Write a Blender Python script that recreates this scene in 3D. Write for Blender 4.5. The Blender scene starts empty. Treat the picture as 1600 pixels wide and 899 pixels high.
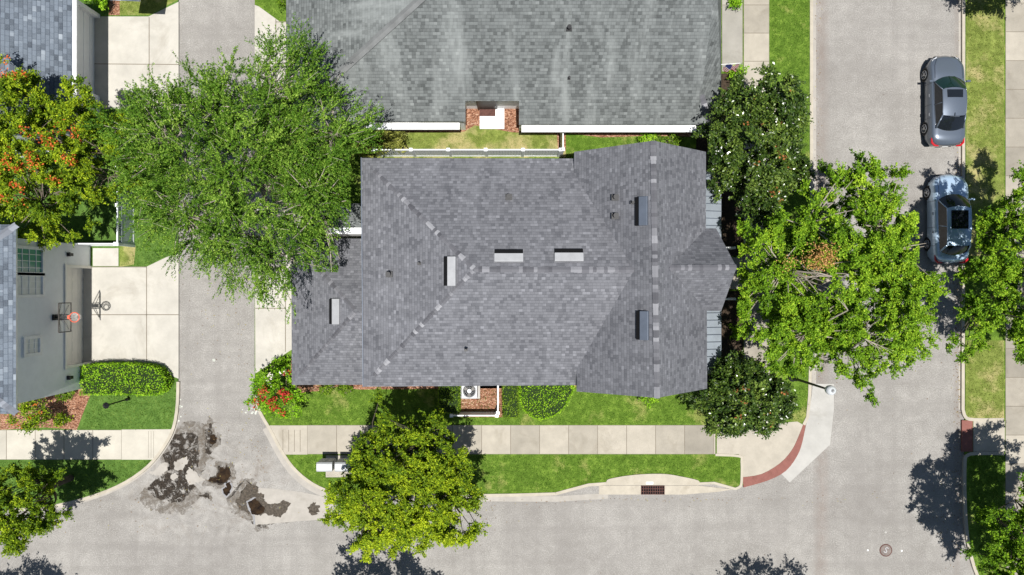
import bpy, math, random
import numpy as np
from mathutils import Vector, Matrix
random.seed(7)
SC = bpy.context.scene
COL = SC.collection
# ------------------------------------------------------------------ camera, sky, sun, exposure
S = 29.0          # photo pixels per metre on the ground (photo 1600 wide)
H = 38.0          # height of the drone
cam_d = bpy.data.cameras.new("drone_camera"); cam = bpy.data.objects.new("drone_camera", cam_d); COL.objects.link(cam)
cam.location = (0, 0, H); cam.rotation_euler = (0, 0, 0)
cam_d.sensor_width = 36; cam_d.lens = S*H/1600*36; cam_d.clip_end = 3000
SC.camera = cam
SHX, SHY = -0.045, 0.165                     # ground shadow per metre of height
elev = math.atan(1/math.hypot(SHX, SHY))
sun_dir = Vector((-SHX, -SHY, 1)).normalized()   # towards the sun
W = bpy.data.worlds.new("World"); SC.world = W; W.use_nodes = True
wn = W.node_tree.nodes; wl = W.node_tree.links
sky = wn.new('ShaderNodeTexSky'); sky.sky_type = 'NISHITA'; sky.sun_disc = False
sky.sun_elevation = elev; sky.sun_rotation = math.atan2(sun_dir.x, sun_dir.y)
sky.air_density = 1.0; sky.dust_density = 0.6; sky.ozone_density = 1.0
bgn = wn['Background']; wl.new(sky.outputs[0], bgn.inputs[0]); bgn.inputs[1].default_value = 0.052
sd = bpy.data.lights.new("sun", 'SUN'); sd.energy = 5.0; sd.angle = math.radians(0.5); sd.color = (1.0, 0.972, 0.925)
so = bpy.data.objects.new("sun", sd); COL.objects.link(so); so.location = (0, -10, 60)
so.rotation_euler = sun_dir.to_track_quat('Z', 'Y').to_euler()
SC.view_settings.view_transform = 'Standard'; SC.view_settings.look = 'None'
SC.view_settings.exposure = 0.36; SC.view_settings.gamma = 1.0

# ------------------------------------------------------------------ helpers: positions
def P(px, py, z=0.0):
    k = (H - z)/H
    return Vector(((px-800)/S*k, (449.5-py)/S*k, z))
def G(px, py, z=0.0):                        # px measured as ground position, no parallax
    return Vector(((px-800)/S, (449.5-py)/S, z))
def onplane(px, py, f):                      # point seen at this photo position on a roof plane z=f(gx,gy)
    z = 3.0
    for _ in range(30):
        p = P(px, py, z); z = f(p.x, p.y)
    return P(px, py, z)

# ------------------------------------------------------------------ helpers: materials
class N:
    def __init__(s, name, rough=0.8, spec=0.3):
        s.m = bpy.data.materials.new(name); s.m.use_nodes = True
        s.t = s.m.node_tree; s.b = s.t.nodes['Principled BSDF']
        s.b.inputs['Roughness'].default_value = rough
        s.b.inputs['Specular IOR Level'].default_value = spec
    def n(s, typ, **kw):
        nd = s.t.nodes.new('ShaderNode'+typ)
        ins = kw.pop('i', {})
        for k, v in kw.items(): setattr(nd, k, v)
        for k, v in ins.items(): s.put(nd.inputs[k], v)
        return nd
    def put(s, sock, v):
        if isinstance(v, bpy.types.NodeSocket): s.t.links.new(v, sock)
        else:
            if sock.type == 'RGBA' and len(v) == 3: v = (*v, 1)
            sock.default_value = v
    def obj(s): return s.n('TexCoord').outputs['Object']
    def uv(s): return s.n('TexCoord').outputs['UV']
    def math(s, op, a, b=0.0, c=0.0, clamp=False):
        nd = s.n('Math', operation=op, use_clamp=clamp); s.put(nd.inputs[0], a); s.put(nd.inputs[1], b); s.put(nd.inputs[2], c); return nd.outputs[0]
    def vm(s, op, a, b=(0, 0, 0)):
        nd = s.n('VectorMath', operation=op); s.put(nd.inputs[0], a); s.put(nd.inputs[1], b)
        return nd.outputs['Value'] if op in ('LENGTH', 'DOT_PRODUCT', 'DISTANCE') else nd.outputs[0]
    def noise(s, vec, scale, detail=4, rough=0.55, dist=0.0):
        nd = s.n('TexNoise', i={'Scale': scale, 'Detail': detail, 'Roughness': rough, 'Distortion': dist}); s.put(nd.inputs['Vector'], vec); return nd.outputs['Fac']
    def ramp(s, fac, stops, interp='LINEAR'):
        nd = s.n('ValToRGB'); cr = nd.color_ramp; cr.interpolation = interp
        while len(cr.elements) < len(stops): cr.elements.new(0.5)
        for e, (p, c) in zip(cr.elements, stops):
            e.position = p; e.color = (c, c, c, 1) if isinstance(c, (int, float)) else (*c, 1)
        s.put(nd.inputs[0], fac); return nd.outputs[0]
    def mix(s, fac, a, b, mode='MIX'):
        nd = s.n('Mix', data_type='RGBA', blend_type=mode); s.put(nd.inputs[0], fac); s.put(nd.inputs[6], a); s.put(nd.inputs[7], b); return nd.outputs[2]
    def bump(s, h, strength=0.3, dist=0.02):
        nd = s.n('Bump', i={'Strength': strength, 'Distance': dist}); s.put(nd.inputs['Height'], h); s.t.links.new(nd.outputs[0], s.b.inputs['Normal'])
    def col(s, v): s.put(s.b.inputs['Base Color'], v)

def scale3(c, k): return tuple(x*k for x in c)
def plain(name, c, rough=0.6, spec=0.4, metal=0.0, var=0.12, sc=3.0, coat=0.0):
    a = N(name, rough, spec); o = a.obj()
    f = a.noise(o, sc, 5); f2 = a.noise(o, sc*14, 2)
    a.col(a.mix(a.math('MULTIPLY', f2, 0.5), a.ramp(f, [(0.3, scale3(c, 1-var)), (0.7, scale3(c, 1+var))]), scale3(c, 1-var)))
    a.b.inputs['Metallic'].default_value = metal
    a.b.inputs['Coat Weight'].default_value = coat
    a.bump(f2, 0.08, 0.01)
    return a.m

def shingle(name, dark, mid, light, tw=0.24, th=0.145, streak=0.0):
    a = N(name, 0.9, 0.2); uv = a.uv()
    sx = a.n('SeparateXYZ', i={'Vector': uv})
    u, v = sx.outputs[0], sx.outputs[1]
    vr = a.math('DIVIDE', v, th); row = a.math('FLOOR', vr); fv = a.math('FRACT', vr)
    w1 = a.n('TexWhiteNoise', noise_dimensions='1D', i={'W': row}).outputs['Value']
    uu = a.math('ADD', a.math('DIVIDE', u, tw), a.math('MULTIPLY', w1, 13.7))
    cell = a.math('FLOOR', uu); fu = a.math('FRACT', uu)
    cv = a.n('CombineXYZ', i={'X': cell, 'Y': row, 'Z': 3.1})
    w2 = a.n('TexWhiteNoise', noise_dimensions='3D', i={'Vector': cv.outputs[0]}).outputs['Value']
    # second random set with a wider tab, so tabs come in different widths
    uu2 = a.math('ADD', a.math('DIVIDE', u, tw*2.3), a.math('MULTIPLY', w1, 5.3))
    cv2 = a.n('CombineXYZ', i={'X': a.math('FLOOR', uu2), 'Y': row, 'Z': 9.7})
    w3 = a.n('TexWhiteNoise', noise_dimensions='3D', i={'Vector': cv2.outputs[0]}).outputs['Value']
    o = a.obj()
    big = a.noise(o, 0.35, 5, 0.6)
    t = a.math('ADD', a.math('MULTIPLY', w2, 0.68), a.math('MULTIPLY', w3, 0.14))
    t = a.math('ADD', t, a.math('MULTIPLY', a.math('SUBTRACT', big, 0.5), 0.5))
    t = a.math('ADD', t, 0.05)
    c = a.ramp(t, [(0.05, dark), (0.42, mid), (0.72, scale3(mid, 1.15)), (0.95, light)])
    g = a.noise(o, 60, 2, 0.7)
    c = a.mix(a.ramp(g, [(0.35, 0.0), (0.75, 0.35)]), c, light)
    edge = a.math('LESS_THAN', fv, 0.14)          # shadow line under each course's butt edge, put into the colour
    edge2 = a.math('LESS_THAN', fu, 0.07)
    e = a.math('MAXIMUM', a.math('MULTIPLY', edge, 0.55), a.math('MULTIPLY', edge2, 0.4))
    c = a.mix(e, c, scale3(dark, 0.7))
    if streak:
        mp = a.n('Mapping'); mp.inputs['Scale'].default_value = (0.55, 0.09, 1); a.put(mp.inputs[0], uv)
        st = a.noise(mp.outputs[0], 1.6, 4, 0.6)
        c = a.mix(a.ramp(st, [(0.5, 0.0), (0.72, streak)]), c, scale3(light, 1.25))
    a.col(c)
    a.bump(a.math('ADD', fv, a.math('MULTIPLY', w2, 0.5)), 0.35, 0.012)
    return a.m

def grass_mat(name, c1, c2, dry, dryness=0.3, seed=0.0):
    a = N(name, 0.95, 0.1); o = a.vm('ADD', a.obj(), (seed, seed*1.7, 0))
    big = a.noise(o, 0.55, 4, 0.6); med = a.noise(o, 3.0, 5, 0.7); fine = a.noise(o, 26, 3, 0.75)
    f = a.math('ADD', a.math('MULTIPLY', med, 0.5), a.math('MULTIPLY', fine, 0.5))
    c = a.ramp(f, [(0.36, scale3(c1, 0.6)), (0.5, c1), (0.64, c2)])
    d = a.math('ADD', a.math('MULTIPLY', big, 0.75), a.math('MULTIPLY', med, 0.25))
    th = 0.68 - dryness*0.38
    c = a.mix(a.ramp(d, [(th, 0.0), (th+0.14, 0.85)]), c, a.ramp(fine, [(0.3, scale3(dry, 0.7)), (0.7, scale3(dry, 1.2))]))
    a.col(c); a.bump(fine, 0.8, 0.05)
    return a.m

def concrete(name, c, stain=0.35, sc=1.0):
    a = N(name, 0.9, 0.2); o = a.obj()
    f = a.noise(o, 0.9*sc, 6, 0.65); g = a.noise(o, 45, 2, 0.6); s_ = a.noise(o, 0.45*sc, 5, 0.7, 0.6)
    cc = a.ramp(f, [(0.3, scale3(c, 0.84)), (0.7, scale3(c, 1.08))])
    cc = a.mix(a.ramp(s_, [(0.55, 0.0), (0.8, stain)]), cc, (c[0]*0.55, c[1]*0.52, c[2]*0.47))
    cc = a.mix(a.ramp(g, [(0.4, 0.0), (0.8, 0.3)]), cc, scale3(c, 0.7))
    t = a.n('Attribute', attribute_name='tint').outputs['Fac']
    cc = a.mix(1.0, cc, a.ramp(t, [(0.0, 1.0), (1.0, 0.62)]), 'MULTIPLY')
    a.col(cc); a.bump(g, 0.15, 0.01); return a.m

def leafmat(name, stops, trans=0.18, rough=0.6, spec=0.15):
    a = N(name, rough, spec)
    t = a.n('Attribute', attribute_name='tint').outputs['Fac']
    c = a.ramp(t, stops); a.col(c)
    tr = a.n('BsdfTranslucent'); a.put(tr.inputs[0], a.mix(1.0, c, (1.2, 1.25, 0.5), 'MULTIPLY'))
    mx = a.n('MixShader'); mx.inputs[0].default_value = trans
    a.t.links.new(a.b.outputs[0], mx.inputs[1]); a.t.links.new(tr.outputs[0], mx.inputs[2])
    a.t.links.new(mx.outputs[0], a.t.nodes['Material Output'].inputs[0])
    return a.m

def tintmat(name, stops, rough=0.85, spec=0.2):
    a = N(name, rough, spec); t = a.n('Attribute', attribute_name='tint').outputs['Fac']
    g = a.noise(a.obj(), 50, 2); c = a.ramp(t, stops)
    a.col(a.mix(a.math('MULTIPLY', g, 0.4), c, a.mix(1.0, c, (0.7, 0.7, 0.7), 'MULTIPLY'))); return a.m

M = {}
M['shingle_main'] = shingle('charcoal_grey_shingles', (0.070, 0.072, 0.082), (0.132, 0.134, 0.147), (0.25, 0.253, 0.275), 0.17, 0.14, streak=0.12)
M['shingle_green'] = shingle('weathered_green_grey_shingles', (0.05, 0.055, 0.055), (0.122, 0.132, 0.131), (0.235, 0.25, 0.245), 0.19, 0.15, streak=0.6)
M['shingle_blue'] = shingle('blue_grey_shingles', (0.025, 0.035, 0.052), (0.105, 0.128, 0.16), (0.40, 0.44, 0.48), 0.27, 0.18)
M['cap'] = tintmat('ridge_cap_shingles', [(0, (0.07, 0.07, 0.08)), (0.5, (0.145, 0.145, 0.16)), (0.85, (0.27, 0.27, 0.29)), (1, (0.38, 0.38, 0.40))])
M['cap_blue'] = tintmat('ridge_cap_blue', [(0, (0.09, 0.10, 0.12)), (1, (0.30, 0.32, 0.36))])
M['cap_green'] = plain('hip_flashing', (0.155, 0.16, 0.16), 0.7, 0.3, 0.0, 0.25, 2)
M['white'] = plain('white_paint', (0.78, 0.78, 0.77), 0.5, 0.4)
M['vinyl'] = plain('white_vinyl', (0.74, 0.76, 0.78), 0.4, 0.4, var=0.05)
M['lattice'] = plain('shade_tinted_vinyl', (0.52, 0.57, 0.62), 0.45, 0.4, var=0.06)  # vinyl tinted grey-blue to stand for shade on the fence panels
M['stucco_tan'] = plain('cream_stucco', (0.62, 0.58, 0.50), 0.9, 0.2)
M['stucco_blue'] = plain('blue_grey_stucco', (0.80, 0.815, 0.825), 0.9, 0.2, var=0.05)
M['stucco_white'] = plain('white_stucco', (0.78, 0.79, 0.80), 0.9, 0.2, var=0.04)
M['cream'] = plain('cream_paint', (0.80, 0.77, 0.70), 0.6, 0.3, var=0.05)
M['concrete'] = concrete('pale_concrete', (0.46, 0.437, 0.39), 0.65)
M['walk'] = concrete('sidewalk_concrete', (0.40, 0.365, 0.305), 0.65, 1.6)
M['walk_light'] = concrete('clean_sidewalk_concrete', (0.48, 0.45, 0.385), 0.25)
M['kerb'] = concrete('kerb_concrete', (0.43, 0.39, 0.32), 0.6, 2)
M['ramp'] = concrete('ramp_concrete', (0.41, 0.40, 0.375), 0.6)
M['apron'] = concrete('gutter_apron_concrete', (0.37, 0.345, 0.31), 0.5, 2)
M['joint'] = plain('joint_dirt', (0.20, 0.175, 0.14), 0.95, 0.1)
M['joint_pale'] = plain('joint_pale', (0.50, 0.52, 0.46), 0.9, 0.1)
M['brick'] = concrete('red_tactile_paving', (0.235, 0.10, 0.083), 0.9, 5)
M['grass'] = grass_mat('lawn_green', (0.085, 0.155, 0.018), (0.20, 0.30, 0.045), (0.33, 0.31, 0.11), 0.32)
M['grass_left'] = grass_mat('lawn_deep_green', (0.08, 0.155, 0.028), (0.155, 0.25, 0.055), (0.28, 0.27, 0.10), 0.0, 5)
M['grass_dry'] = grass_mat('lawn_dry', (0.15, 0.19, 0.04), (0.26, 0.31, 0.075), (0.42, 0.35, 0.17), 0.5, 9)
M['dirt'] = grass_mat('far_ground', (0.06, 0.10, 0.03), (0.10, 0.15, 0.05), (0.2, 0.17, 0.1), 0.4, 3)
M['black'] = plain('black_plastic', (0.012, 0.012, 0.014), 0.5, 0.4)
M['dark_metal'] = plain('dark_metal', (0.05, 0.045, 0.04), 0.5, 0.5, 0.5)
M['vent_white'] = plain('vent_pale_metal', (0.33, 0.335, 0.345), 0.5, 0.4, 0.2)
M['vent_dark'] = plain('vent_dark_metal', (0.11, 0.13, 0.165), 0.45, 0.4, 0.3)
M['void'] = plain('opening_shade', (0.008, 0.008, 0.009), 0.9, 0.1)
M['metal_roof'] = plain('galvanised_standing_seam', (0.42, 0.47, 0.53), 0.35, 0.5, 0.55, 0.18, 1.2)
M['grey_box'] = plain('mailbox_grey_paint', (0.42, 0.43, 0.44), 0.5, 0.4, 0.1)
M['rust'] = plain('rusty_iron', (0.12, 0.055, 0.045), 0.8, 0.3, 0.3, 0.4, 8)
M['iron'] = plain('worn_iron', (0.19, 0.16, 0.145), 0.7, 0.3, 0.3, 0.3, 6)
M['orange'] = plain('hoop_orange', (0.75, 0.12, 0.06), 0.5, 0.4)
M['net'] = plain('net_white', (0.7, 0.68, 0.66), 0.8, 0.2)
M['bark'] = plain('grey_bark', (0.20, 0.165, 0.13), 0.95, 0.1, var=0.35, sc=5)
M['bark_pale'] = plain('pale_bark', (0.40, 0.35, 0.29), 0.95, 0.1, var=0.25, sc=5)
M['bark_dark'] = plain('dark_bark', (0.09, 0.075, 0.06), 0.95, 0.1, var=0.3, sc=5)
def acrylic():
    a = N('clear_backboard', 0.1, 0.5); a.col((0.9, 0.95, 0.95)); a.b.inputs['Transmission Weight'].default_value = 0.9
    a.b.inputs['Alpha'].default_value = 0.25; a.b.inputs['IOR'].default_value = 1.1; return a.m
M['acrylic'] = acrylic()
def globe():
    a = N('milky_globe', 0.25, 0.5); o = a.obj(); a.col(a.mix(a.noise(o, 5), (0.62, 0.66, 0.70), (0.78, 0.80, 0.82))); a.b.inputs['Transmission Weight'].default_value = 0.25; return a.m
M['globe'] = globe()
def glassy(name, c, r=0.04):
    a = N(name, r, 0.6); o = a.obj(); a.col(a.mix(a.noise(o, 2), c, scale3(c, 1.6))); return a.m
M['glass_dark'] = glassy('tinted_glass', (0.008, 0.010, 0.013))
M['glass_green'] = glassy('green_windscreen', (0.006, 0.018, 0.015))
M['pane_green'] = glassy('green_window_pane', (0.06, 0.20, 0.16), 0.1)
M['blind'] = plain('white_blinds', (0.72, 0.73, 0.69), 0.6, 0.4)
M['rim'] = plain('alloy_rim', (0.45, 0.46, 0.48), 0.3, 0.5, 0.8)
M['tyre'] = plain('tyre_rubber', (0.02, 0.02, 0.021), 0.85, 0.2)
def carpaint(name, c):
    a = N(name, 0.32, 0.5); o = a.obj(); a.b.inputs['Metallic'].default_value = 0.4
    a.b.inputs['Coat Weight'].default_value = 0.6; a.b.inputs['Coat Roughness'].default_value = 0.06
    a.col(a.mix(a.noise(o, 400, 1), scale3(c, 0.85), scale3(c, 1.2))); return a.m
M['paint_grey'] = carpaint('steel_grey_car_paint', (0.12, 0.145, 0.185))
M['paint_silver'] = carpaint('silver_blue_car_paint', (0.46, 0.60, 0.76))
M['red_lamp'] = glassy('red_lamp', (0.35, 0.01, 0.015), 0.15)
M['lamp_clear'] = glassy('clear_lamp', (0.5, 0.52, 0.55), 0.1)
def mulch():
    a = N('red_brown_mulch', 0.95, 0.1); o = a.obj()
    v = a.n('TexVoronoi', i={'Scale': 16.0}); a.put(v.inputs['Vector'], a.vm('MULTIPLY', o, (1, 1.7, 1)))
    f = a.n('SeparateColor', i={0: v.outputs['Color']}).outputs[0]; g = a.noise(o, 2.0, 4)
    f = a.math('ADD', a.math('MULTIPLY', f, 0.7), a.math('MULTIPLY', g, 0.4))
    a.col(a.ramp(f, [(0.1, (0.05, 0.022, 0.015)), (0.45, (0.22, 0.10, 0.06)), (0.75, (0.36, 0.19, 0.12)), (1, (0.55, 0.40, 0.30))]))
    a.bump(v.outputs['Distance'], 0.8, 0.04); return a.m
M['mulch'] = mulch()
M['mulch_shaded'] = plain('tree_shade_mulch', (0.055, 0.04, 0.028), 0.95, 0.1, var=0.5, sc=9)  # mulch darkened to stand for the shade under the trees

def road():
    a = N('sun_bleached_asphalt', 0.92, 0.2); o = a.obj()
    big = a.noise(o, 0.22, 5, 0.6); med = a.noise(o, 1.6, 5, 0.65, 0.4); fine = a.noise(o, 17, 4, 0.95); gr = a.noise(o, 9, 3, 0.8)
    f = a.math('ADD', a.math('MULTIPLY', big, 0.55), a.math('MULTIPLY', med, 0.45))
    c = a.ramp(f, [(0.36, (0.212, 0.200, 0.184)), (0.5, (0.268, 0.256, 0.238)), (0.64, (0.335, 0.32, 0.298))])
    c = a.mix(a.ramp(fine, [(0.36, 0.75), (0.5, 0.0)]), c, (0.15, 0.143, 0.135))
    c = a.mix(a.ramp(fine, [(0.52, 0.0), (0.66, 0.7)]), c, (0.50, 0.48, 0.45))
    c = a.mix(a.ramp(gr, [(0.35, 0.25), (0.55, 0.0)]), c, (0.2, 0.18, 0.165))
    # faint long wheel tracks down the east street and along the south street
    for vec, sc in (((1.1, 0.03, 1), 1.0), ((0.03, 0.9, 1), 1.3)):
        mp = a.vm('MULTIPLY', o, vec); st = a.noise(mp, sc, 3, 0.6)
        c = a.mix(a.ramp(st, [(0.47, 0.0), (0.68, 0.38)]), c, (0.20, 0.188, 0.175))
    # pale mottled wear and brownish haze where the alley meets the street
    wob = a.noise(o, 1.3, 6, 0.75, 0.6); wob2 = a.noise(o, 1.6, 7, 0.7, 1.0)
    def zone(cx, cy, rx, ry):
        p = G(cx, cy); d = a.vm('LENGTH', a.vm('DIVIDE', a.vm('SUBTRACT', o, (p.x, p.y, 0)), (rx/S, ry/S, 1e3)))
        return a.ramp(a.math('ADD', d, a.math('MULTIPLY', a.math('SUBTRACT', wob, 0.5), 0.7)), [(0.5, 1.0), (1.0, 0.0)])
    z = zone(320, 755, 170, 115)
    c = a.mix(a.math('MULTIPLY', z, a.ramp(wob2, [(0.42, 0.0), (0.72, 0.5)])), c, (0.42, 0.40, 0.37))
    c = a.mix(a.math('MULTIPLY', z, a.ramp(a.noise(o, 0.9, 7, 0.75, 1.2), [(0.5, 0.0), (0.68, 0.6)])), c, (0.17, 0.145, 0.12))
    # brown tyre grime beside both kerbs of the east street
    px_ = a.n('SeparateXYZ', i={'Vector': o}).outputs[0]
    for cx, w_, k_ in ((1283, 0.5, 0.45), (1495, 0.22, 0.25)):
        d = a.math('DIVIDE', a.math('ABSOLUTE', a.math('SUBTRACT', px_, (cx-800)/S)), w_)
        c = a.mix(a.math('MULTIPLY', a.ramp(d, [(0.2, 1.0), (1.0, 0.0)]), a.math('MULTIPLY', a.ramp(wob, [(0.35, 0.2), (0.65, 1.0)]), k_)), c, (0.19, 0.14, 0.115))
    sp = a.noise(o, 1.1, 2, 0.9); sv = a.n('TexVoronoi', i={'Scale': 0.9}); a.put(sv.inputs['Vector'], o)
    c = a.mix(a.math('MULTIPLY', a.math('LESS_THAN', sv.outputs['Distance'], 0.04), 0.5), c, (0.12, 0.09, 0.07))
    # rusty gutter lines
    a.col(c); a.bump(fine, 0.5, 0.012); return a.m
M['road'] = road()

# ------------------------------------------------------------------ helpers: meshes and things
OFF = {}
class MB:
    def __init__(s): s.v = []; s.f = []; s.mi = []; s.t = []; s.uv = []
    def face(s, pts, mi=0, tint=0.0, uv=None):
        b = len(s.v); s.v += [tuple(p) for p in pts]; s.f.append(list(range(b, b+len(pts)))); s.mi.append(mi); s.t += [tint]*len(pts)
        s.uv += uv if uv else [(0, 0)]*len(pts)
    def mesh(s, verts, faces, mi=0, tint=0.0):
        b = len(s.v); s.v += [tuple(p) for p in verts]; s.t += [tint]*len(verts)
        for f in faces: s.f.append([b+i for i in f]); s.mi.append(mi)
    def box(s, c, size, rz=0.0, mi=0, tint=0.0, rot=None):
        x, y, z = (d/2 for d in size)
        R = rot if rot else Matrix.Rotation(rz, 3, 'Z')
        vs = [Vector(c)+R@Vector((sx*x, sy*y, sz*z)) for sz in (-1, 1) for sx, sy in ((-1, -1), (1, -1), (1, 1), (-1, 1))]
        s.mesh(vs, [(3, 2, 1, 0), (4, 5, 6, 7), (0, 1, 5, 4), (1, 2, 6, 5), (2, 3, 7, 6), (3, 0, 4, 7)], mi, tint)
        return s
    def prism(s, pts, z0, z1, mi=0, tint=0.0, side=None):       # pts: xy list
        n = len(pts)
        ar = sum(pts[i][0]*pts[(i+1) % n][1]-pts[(i+1) % n][0]*pts[i][1] for i in range(n))
        if ar < 0: pts = pts[::-1]
        vs = [(p[0], p[1], z0) for p in pts]+[(p[0], p[1], z1) for p in pts]
        s.mesh(vs, [list(range(n))[::-1], list(range(n, 2*n))], mi, tint)
        s.mesh(vs, [(i, (i+1) % n, n+(i+1) % n, n+i) for i in range(n)], mi if side is None else side, tint)
        return s
    def tube(s, path, radii, n=8, mi=0, caps=True, tint=0.0):
        path = [Vector(p) for p in path]; rings = []
        for i, p in enumerate(path):
            d = (path[min(i+1, len(path)-1)]-path[max(i-1, 0)]).normalized()
            a = d.cross(Vector((0, 0, 1))) if abs(d.z) < 0.95 else d.cross(Vector((1, 0, 0)))
            a.normalize(); b = d.cross(a)
            r = radii[i] if isinstance(radii, (list, tuple)) else radii
            rings.append([p+(a*math.cos(2*math.pi*k/n)+b*math.sin(2*math.pi*k/n))*r for k in range(n)])
        vs = [v for r in rings for v in r]; fs = []
        for i in range(len(rings)-1):
            for k in range(n): fs.append((i*n+k, (i+1)*n+k, (i+1)*n+(k+1) % n, i*n+(k+1) % n))
        if caps: fs += [list(range(n)), list(range((len(rings)-1)*n, len(rings)*n))[::-1]]
        s.mesh(vs, fs, mi, tint); return s
    def lathe(s, c, prof, n=20, axis='Z', mi=0):
        c = Vector(c); vs = []; fs = []
        for (r, h) in prof:
            for k in range(n):
                t = 2*math.pi*k/n
                q = Vector((r*math.cos(t), r*math.sin(t), h))
                if axis == 'X': q = Vector((q.z, q.x, q.y))
                vs.append(c+q)
        m = len(prof)
        for i in range(m-1):
            for k in range(n): fs.append((i*n+k, i*n+(k+1) % n, (i+1)*n+(k+1) % n, (i+1)*n+k))
        fs += [list(range(n))[::-1], list(range((m-1)*n, m*n))]
        s.mesh(vs, fs, mi); return s
    def torus(s, c, R, r, n=28, m=8, axis='Z'):
        vs = []; fs = []; c = Vector(c)
        for i in range(n):
            t = 2*math.pi*i/n
            for j in range(m):
                p = 2*math.pi*j/m
                q = Vector(((R+r*math.cos(p))*math.cos(t), (R+r*math.cos(p))*math.sin(t), r*math.sin(p)))
                if axis == 'X': q = Vector((q.z, q.x, q.y))
                vs.append(c+q)
        for i in range(n):
            for j in range(m): fs.append((i*m+j, ((i+1) % n)*m+j, ((i+1) % n)*m+(j+1) % m, i*m+(j+1) % m))
        s.mesh(vs, fs); return s
    def build(s, name, mats, parent=None, smooth=False, uv=False, bevel=0.0, solid=0.0):
        off = OFF.get(parent.name, Vector((0, 0, 0))) if parent else Vector((0, 0, 0))
        me = bpy.data.meshes.new(name)
        me.from_pydata([(x-off.x, y-off.y, z-off.z) for x, y, z in s.v], [], s.f)
        mats = mats if isinstance(mats, (list, tuple)) else [mats]
        for m in mats: me.materials.append(M[m] if isinstance(m, str) else m)
        me.polygons.foreach_set('material_index', s.mi)
        at = me.attributes.new('tint', 'FLOAT', 'POINT'); at.data.foreach_set('value', s.t)
        if uv and len(s.uv) == len(s.v):
            ul = me.uv_layers.new(name='UVMap'); arr = [s.uv[l.vertex_index] for l in me.loops]
            ul.data.foreach_set('uv', [c for t in arr for c in t])
        if smooth: me.polygons.foreach_set('use_smooth', [True]*len(me.polygons))
        me.update()
        o = bpy.data.objects.new(name, me); COL.objects.link(o)
        if parent: o.parent = parent; OFF[o.name] = off
        if bevel:
            b = o.modifiers.new('b', 'BEVEL'); b.width = bevel; b.segments = 2; b.limit_method = 'ANGLE'; b.angle_limit = math.radians(40)
        if solid:
            d = o.modifiers.new('s', 'SOLIDIFY'); d.thickness = solid; d.offset = -1; d.material_offset_rim = 1; d.use_rim = True
        return o
def thing(name, label, cat, loc=(0, 0, 0), group=None):
    o = bpy.data.objects.new(name, None); COL.objects.link(o); o.location = loc; o.empty_display_size = 0.2
    OFF[o.name] = Vector(loc); tag(o, label, cat, group); return o
def tag(o, label, cat, group=None):
    o['label'] = label; o['category'] = cat
    if group: o['group'] = group
    return o
def kind(o, k='structure', label=None):
    o['kind'] = k
    if label: o['label'] = label
    return o
def pts(l, z=0.0): return [P(x, y, z) for x, y in l]
def sheet(name, px, z, mat, up=0.012, label=None):
    mb = MB(); mb.prism([(p.x, p.y) for p in pts(px, z)], z-up, z, 0); o = mb.build(name, mat); kind(o, 'structure', label); return o
def strip(mb, px, w, z0, z1, mi=0, closed=False):                # a ribbon along a polyline, w in metres, left side offset centred
    p = [P(x, y, z1).xy for x, y in px]; n = len(p)
    L = []; R = []
    for i in range(n):
        d = (p[min(i+1, n-1)]-p[max(i-1, 0)]).normalized(); nn = Vector((-d.y, d.x))*w/2
        L.append(p[i]+nn); R.append(p[i]-nn)
    mb.prism([tuple(q) for q in L+R[::-1]], z0, z1, mi)
def smooth_line(px, k=3):                                         # Catmull-Rom
    out = []; n = len(px)
    for i in range(n-1):
        p0, p1, p2, p3 = px[max(i-1, 0)], px[i], px[i+1], px[min(i+2, n-1)]
        for j in range(k):
            t = j/k
            out.append(tuple(0.5*((2*p1[a])+(-p0[a]+p2[a])*t+(2*p0[a]-5*p1[a]+4*p2[a]-p3[a])*t*t+(-p0[a]+3*p1[a]-3*p2[a]+p3[a])*t**3) for a in (0, 1)))
    out.append(px[-1]); return out

# ------------------------------------------------------------------ GROUND
g = MB(); g.face([(-600, -600, -0.06), (600, -600, -0.06), (600, 600, -0.06), (-600, 600, -0.06)]); kind(g.build('ground', 'dirt'))
g = MB(); g.prism([(-140, -60), (140, -60), (140, 60), (-140, 60)], -0.05, 0.0); kind(g.build('road', 'road'))
ZL = 0.09      # lawn level
ZW = 0.105     # sidewalk level
alley_r = smooth_line([(398, 596), (400, 625), (408, 648), (422, 672), (438, 702), (456, 729), (480, 751), (508, 766), (540, 772)])
edgeA = [(398, -1500)] + alley_r + [(720, 774), (868, 772), (890, 766), (920, 758), (948, 756), (1092, 756), (1116, 755), (1148, 764)] + [(1158, 759)] + [(1190, 750), (1222, 728), (1238, 705), (1248, 682), (1254, 664)] + [(1262, 650), (1264, 620), (1267, 500), (1267, -1500)]
def block(name, px, mat='grass'):
    mb = MB(); mb.prism([(p.x, p.y) for p in pts(px, ZL)], -0.04, ZL); o = mb.build(name, mat); return kind(o)
block('lawn', edgeA)
alley_l = smooth_line([(278, 585), (277, 630), (271, 668), (256, 698), (232, 728), (196, 754), (150, 774), (90, 790), (20, 797)])
block('lawn', [(-2800, -1500), (279, -1500)] + alley_l + [(-2800, 800)], 'grass_left')
east = [(1506, -1500), (1506, 300), (1505, 640), (1508, 652), (1508, 708)] + smooth_line([(1508, 720), (1509, 780), (1513, 840), (1524, 885), (1540, 920)]) + [(1560, 1000), (1560, 2400), (4200, 2400), (4200, -1500)]
block('lawn', east, 'grass')
block('lawn', [(-2800, 1008), (1262, 1008), (1300, 1040), (1330, 2400), (-2800, 2400)], 'grass')
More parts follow.
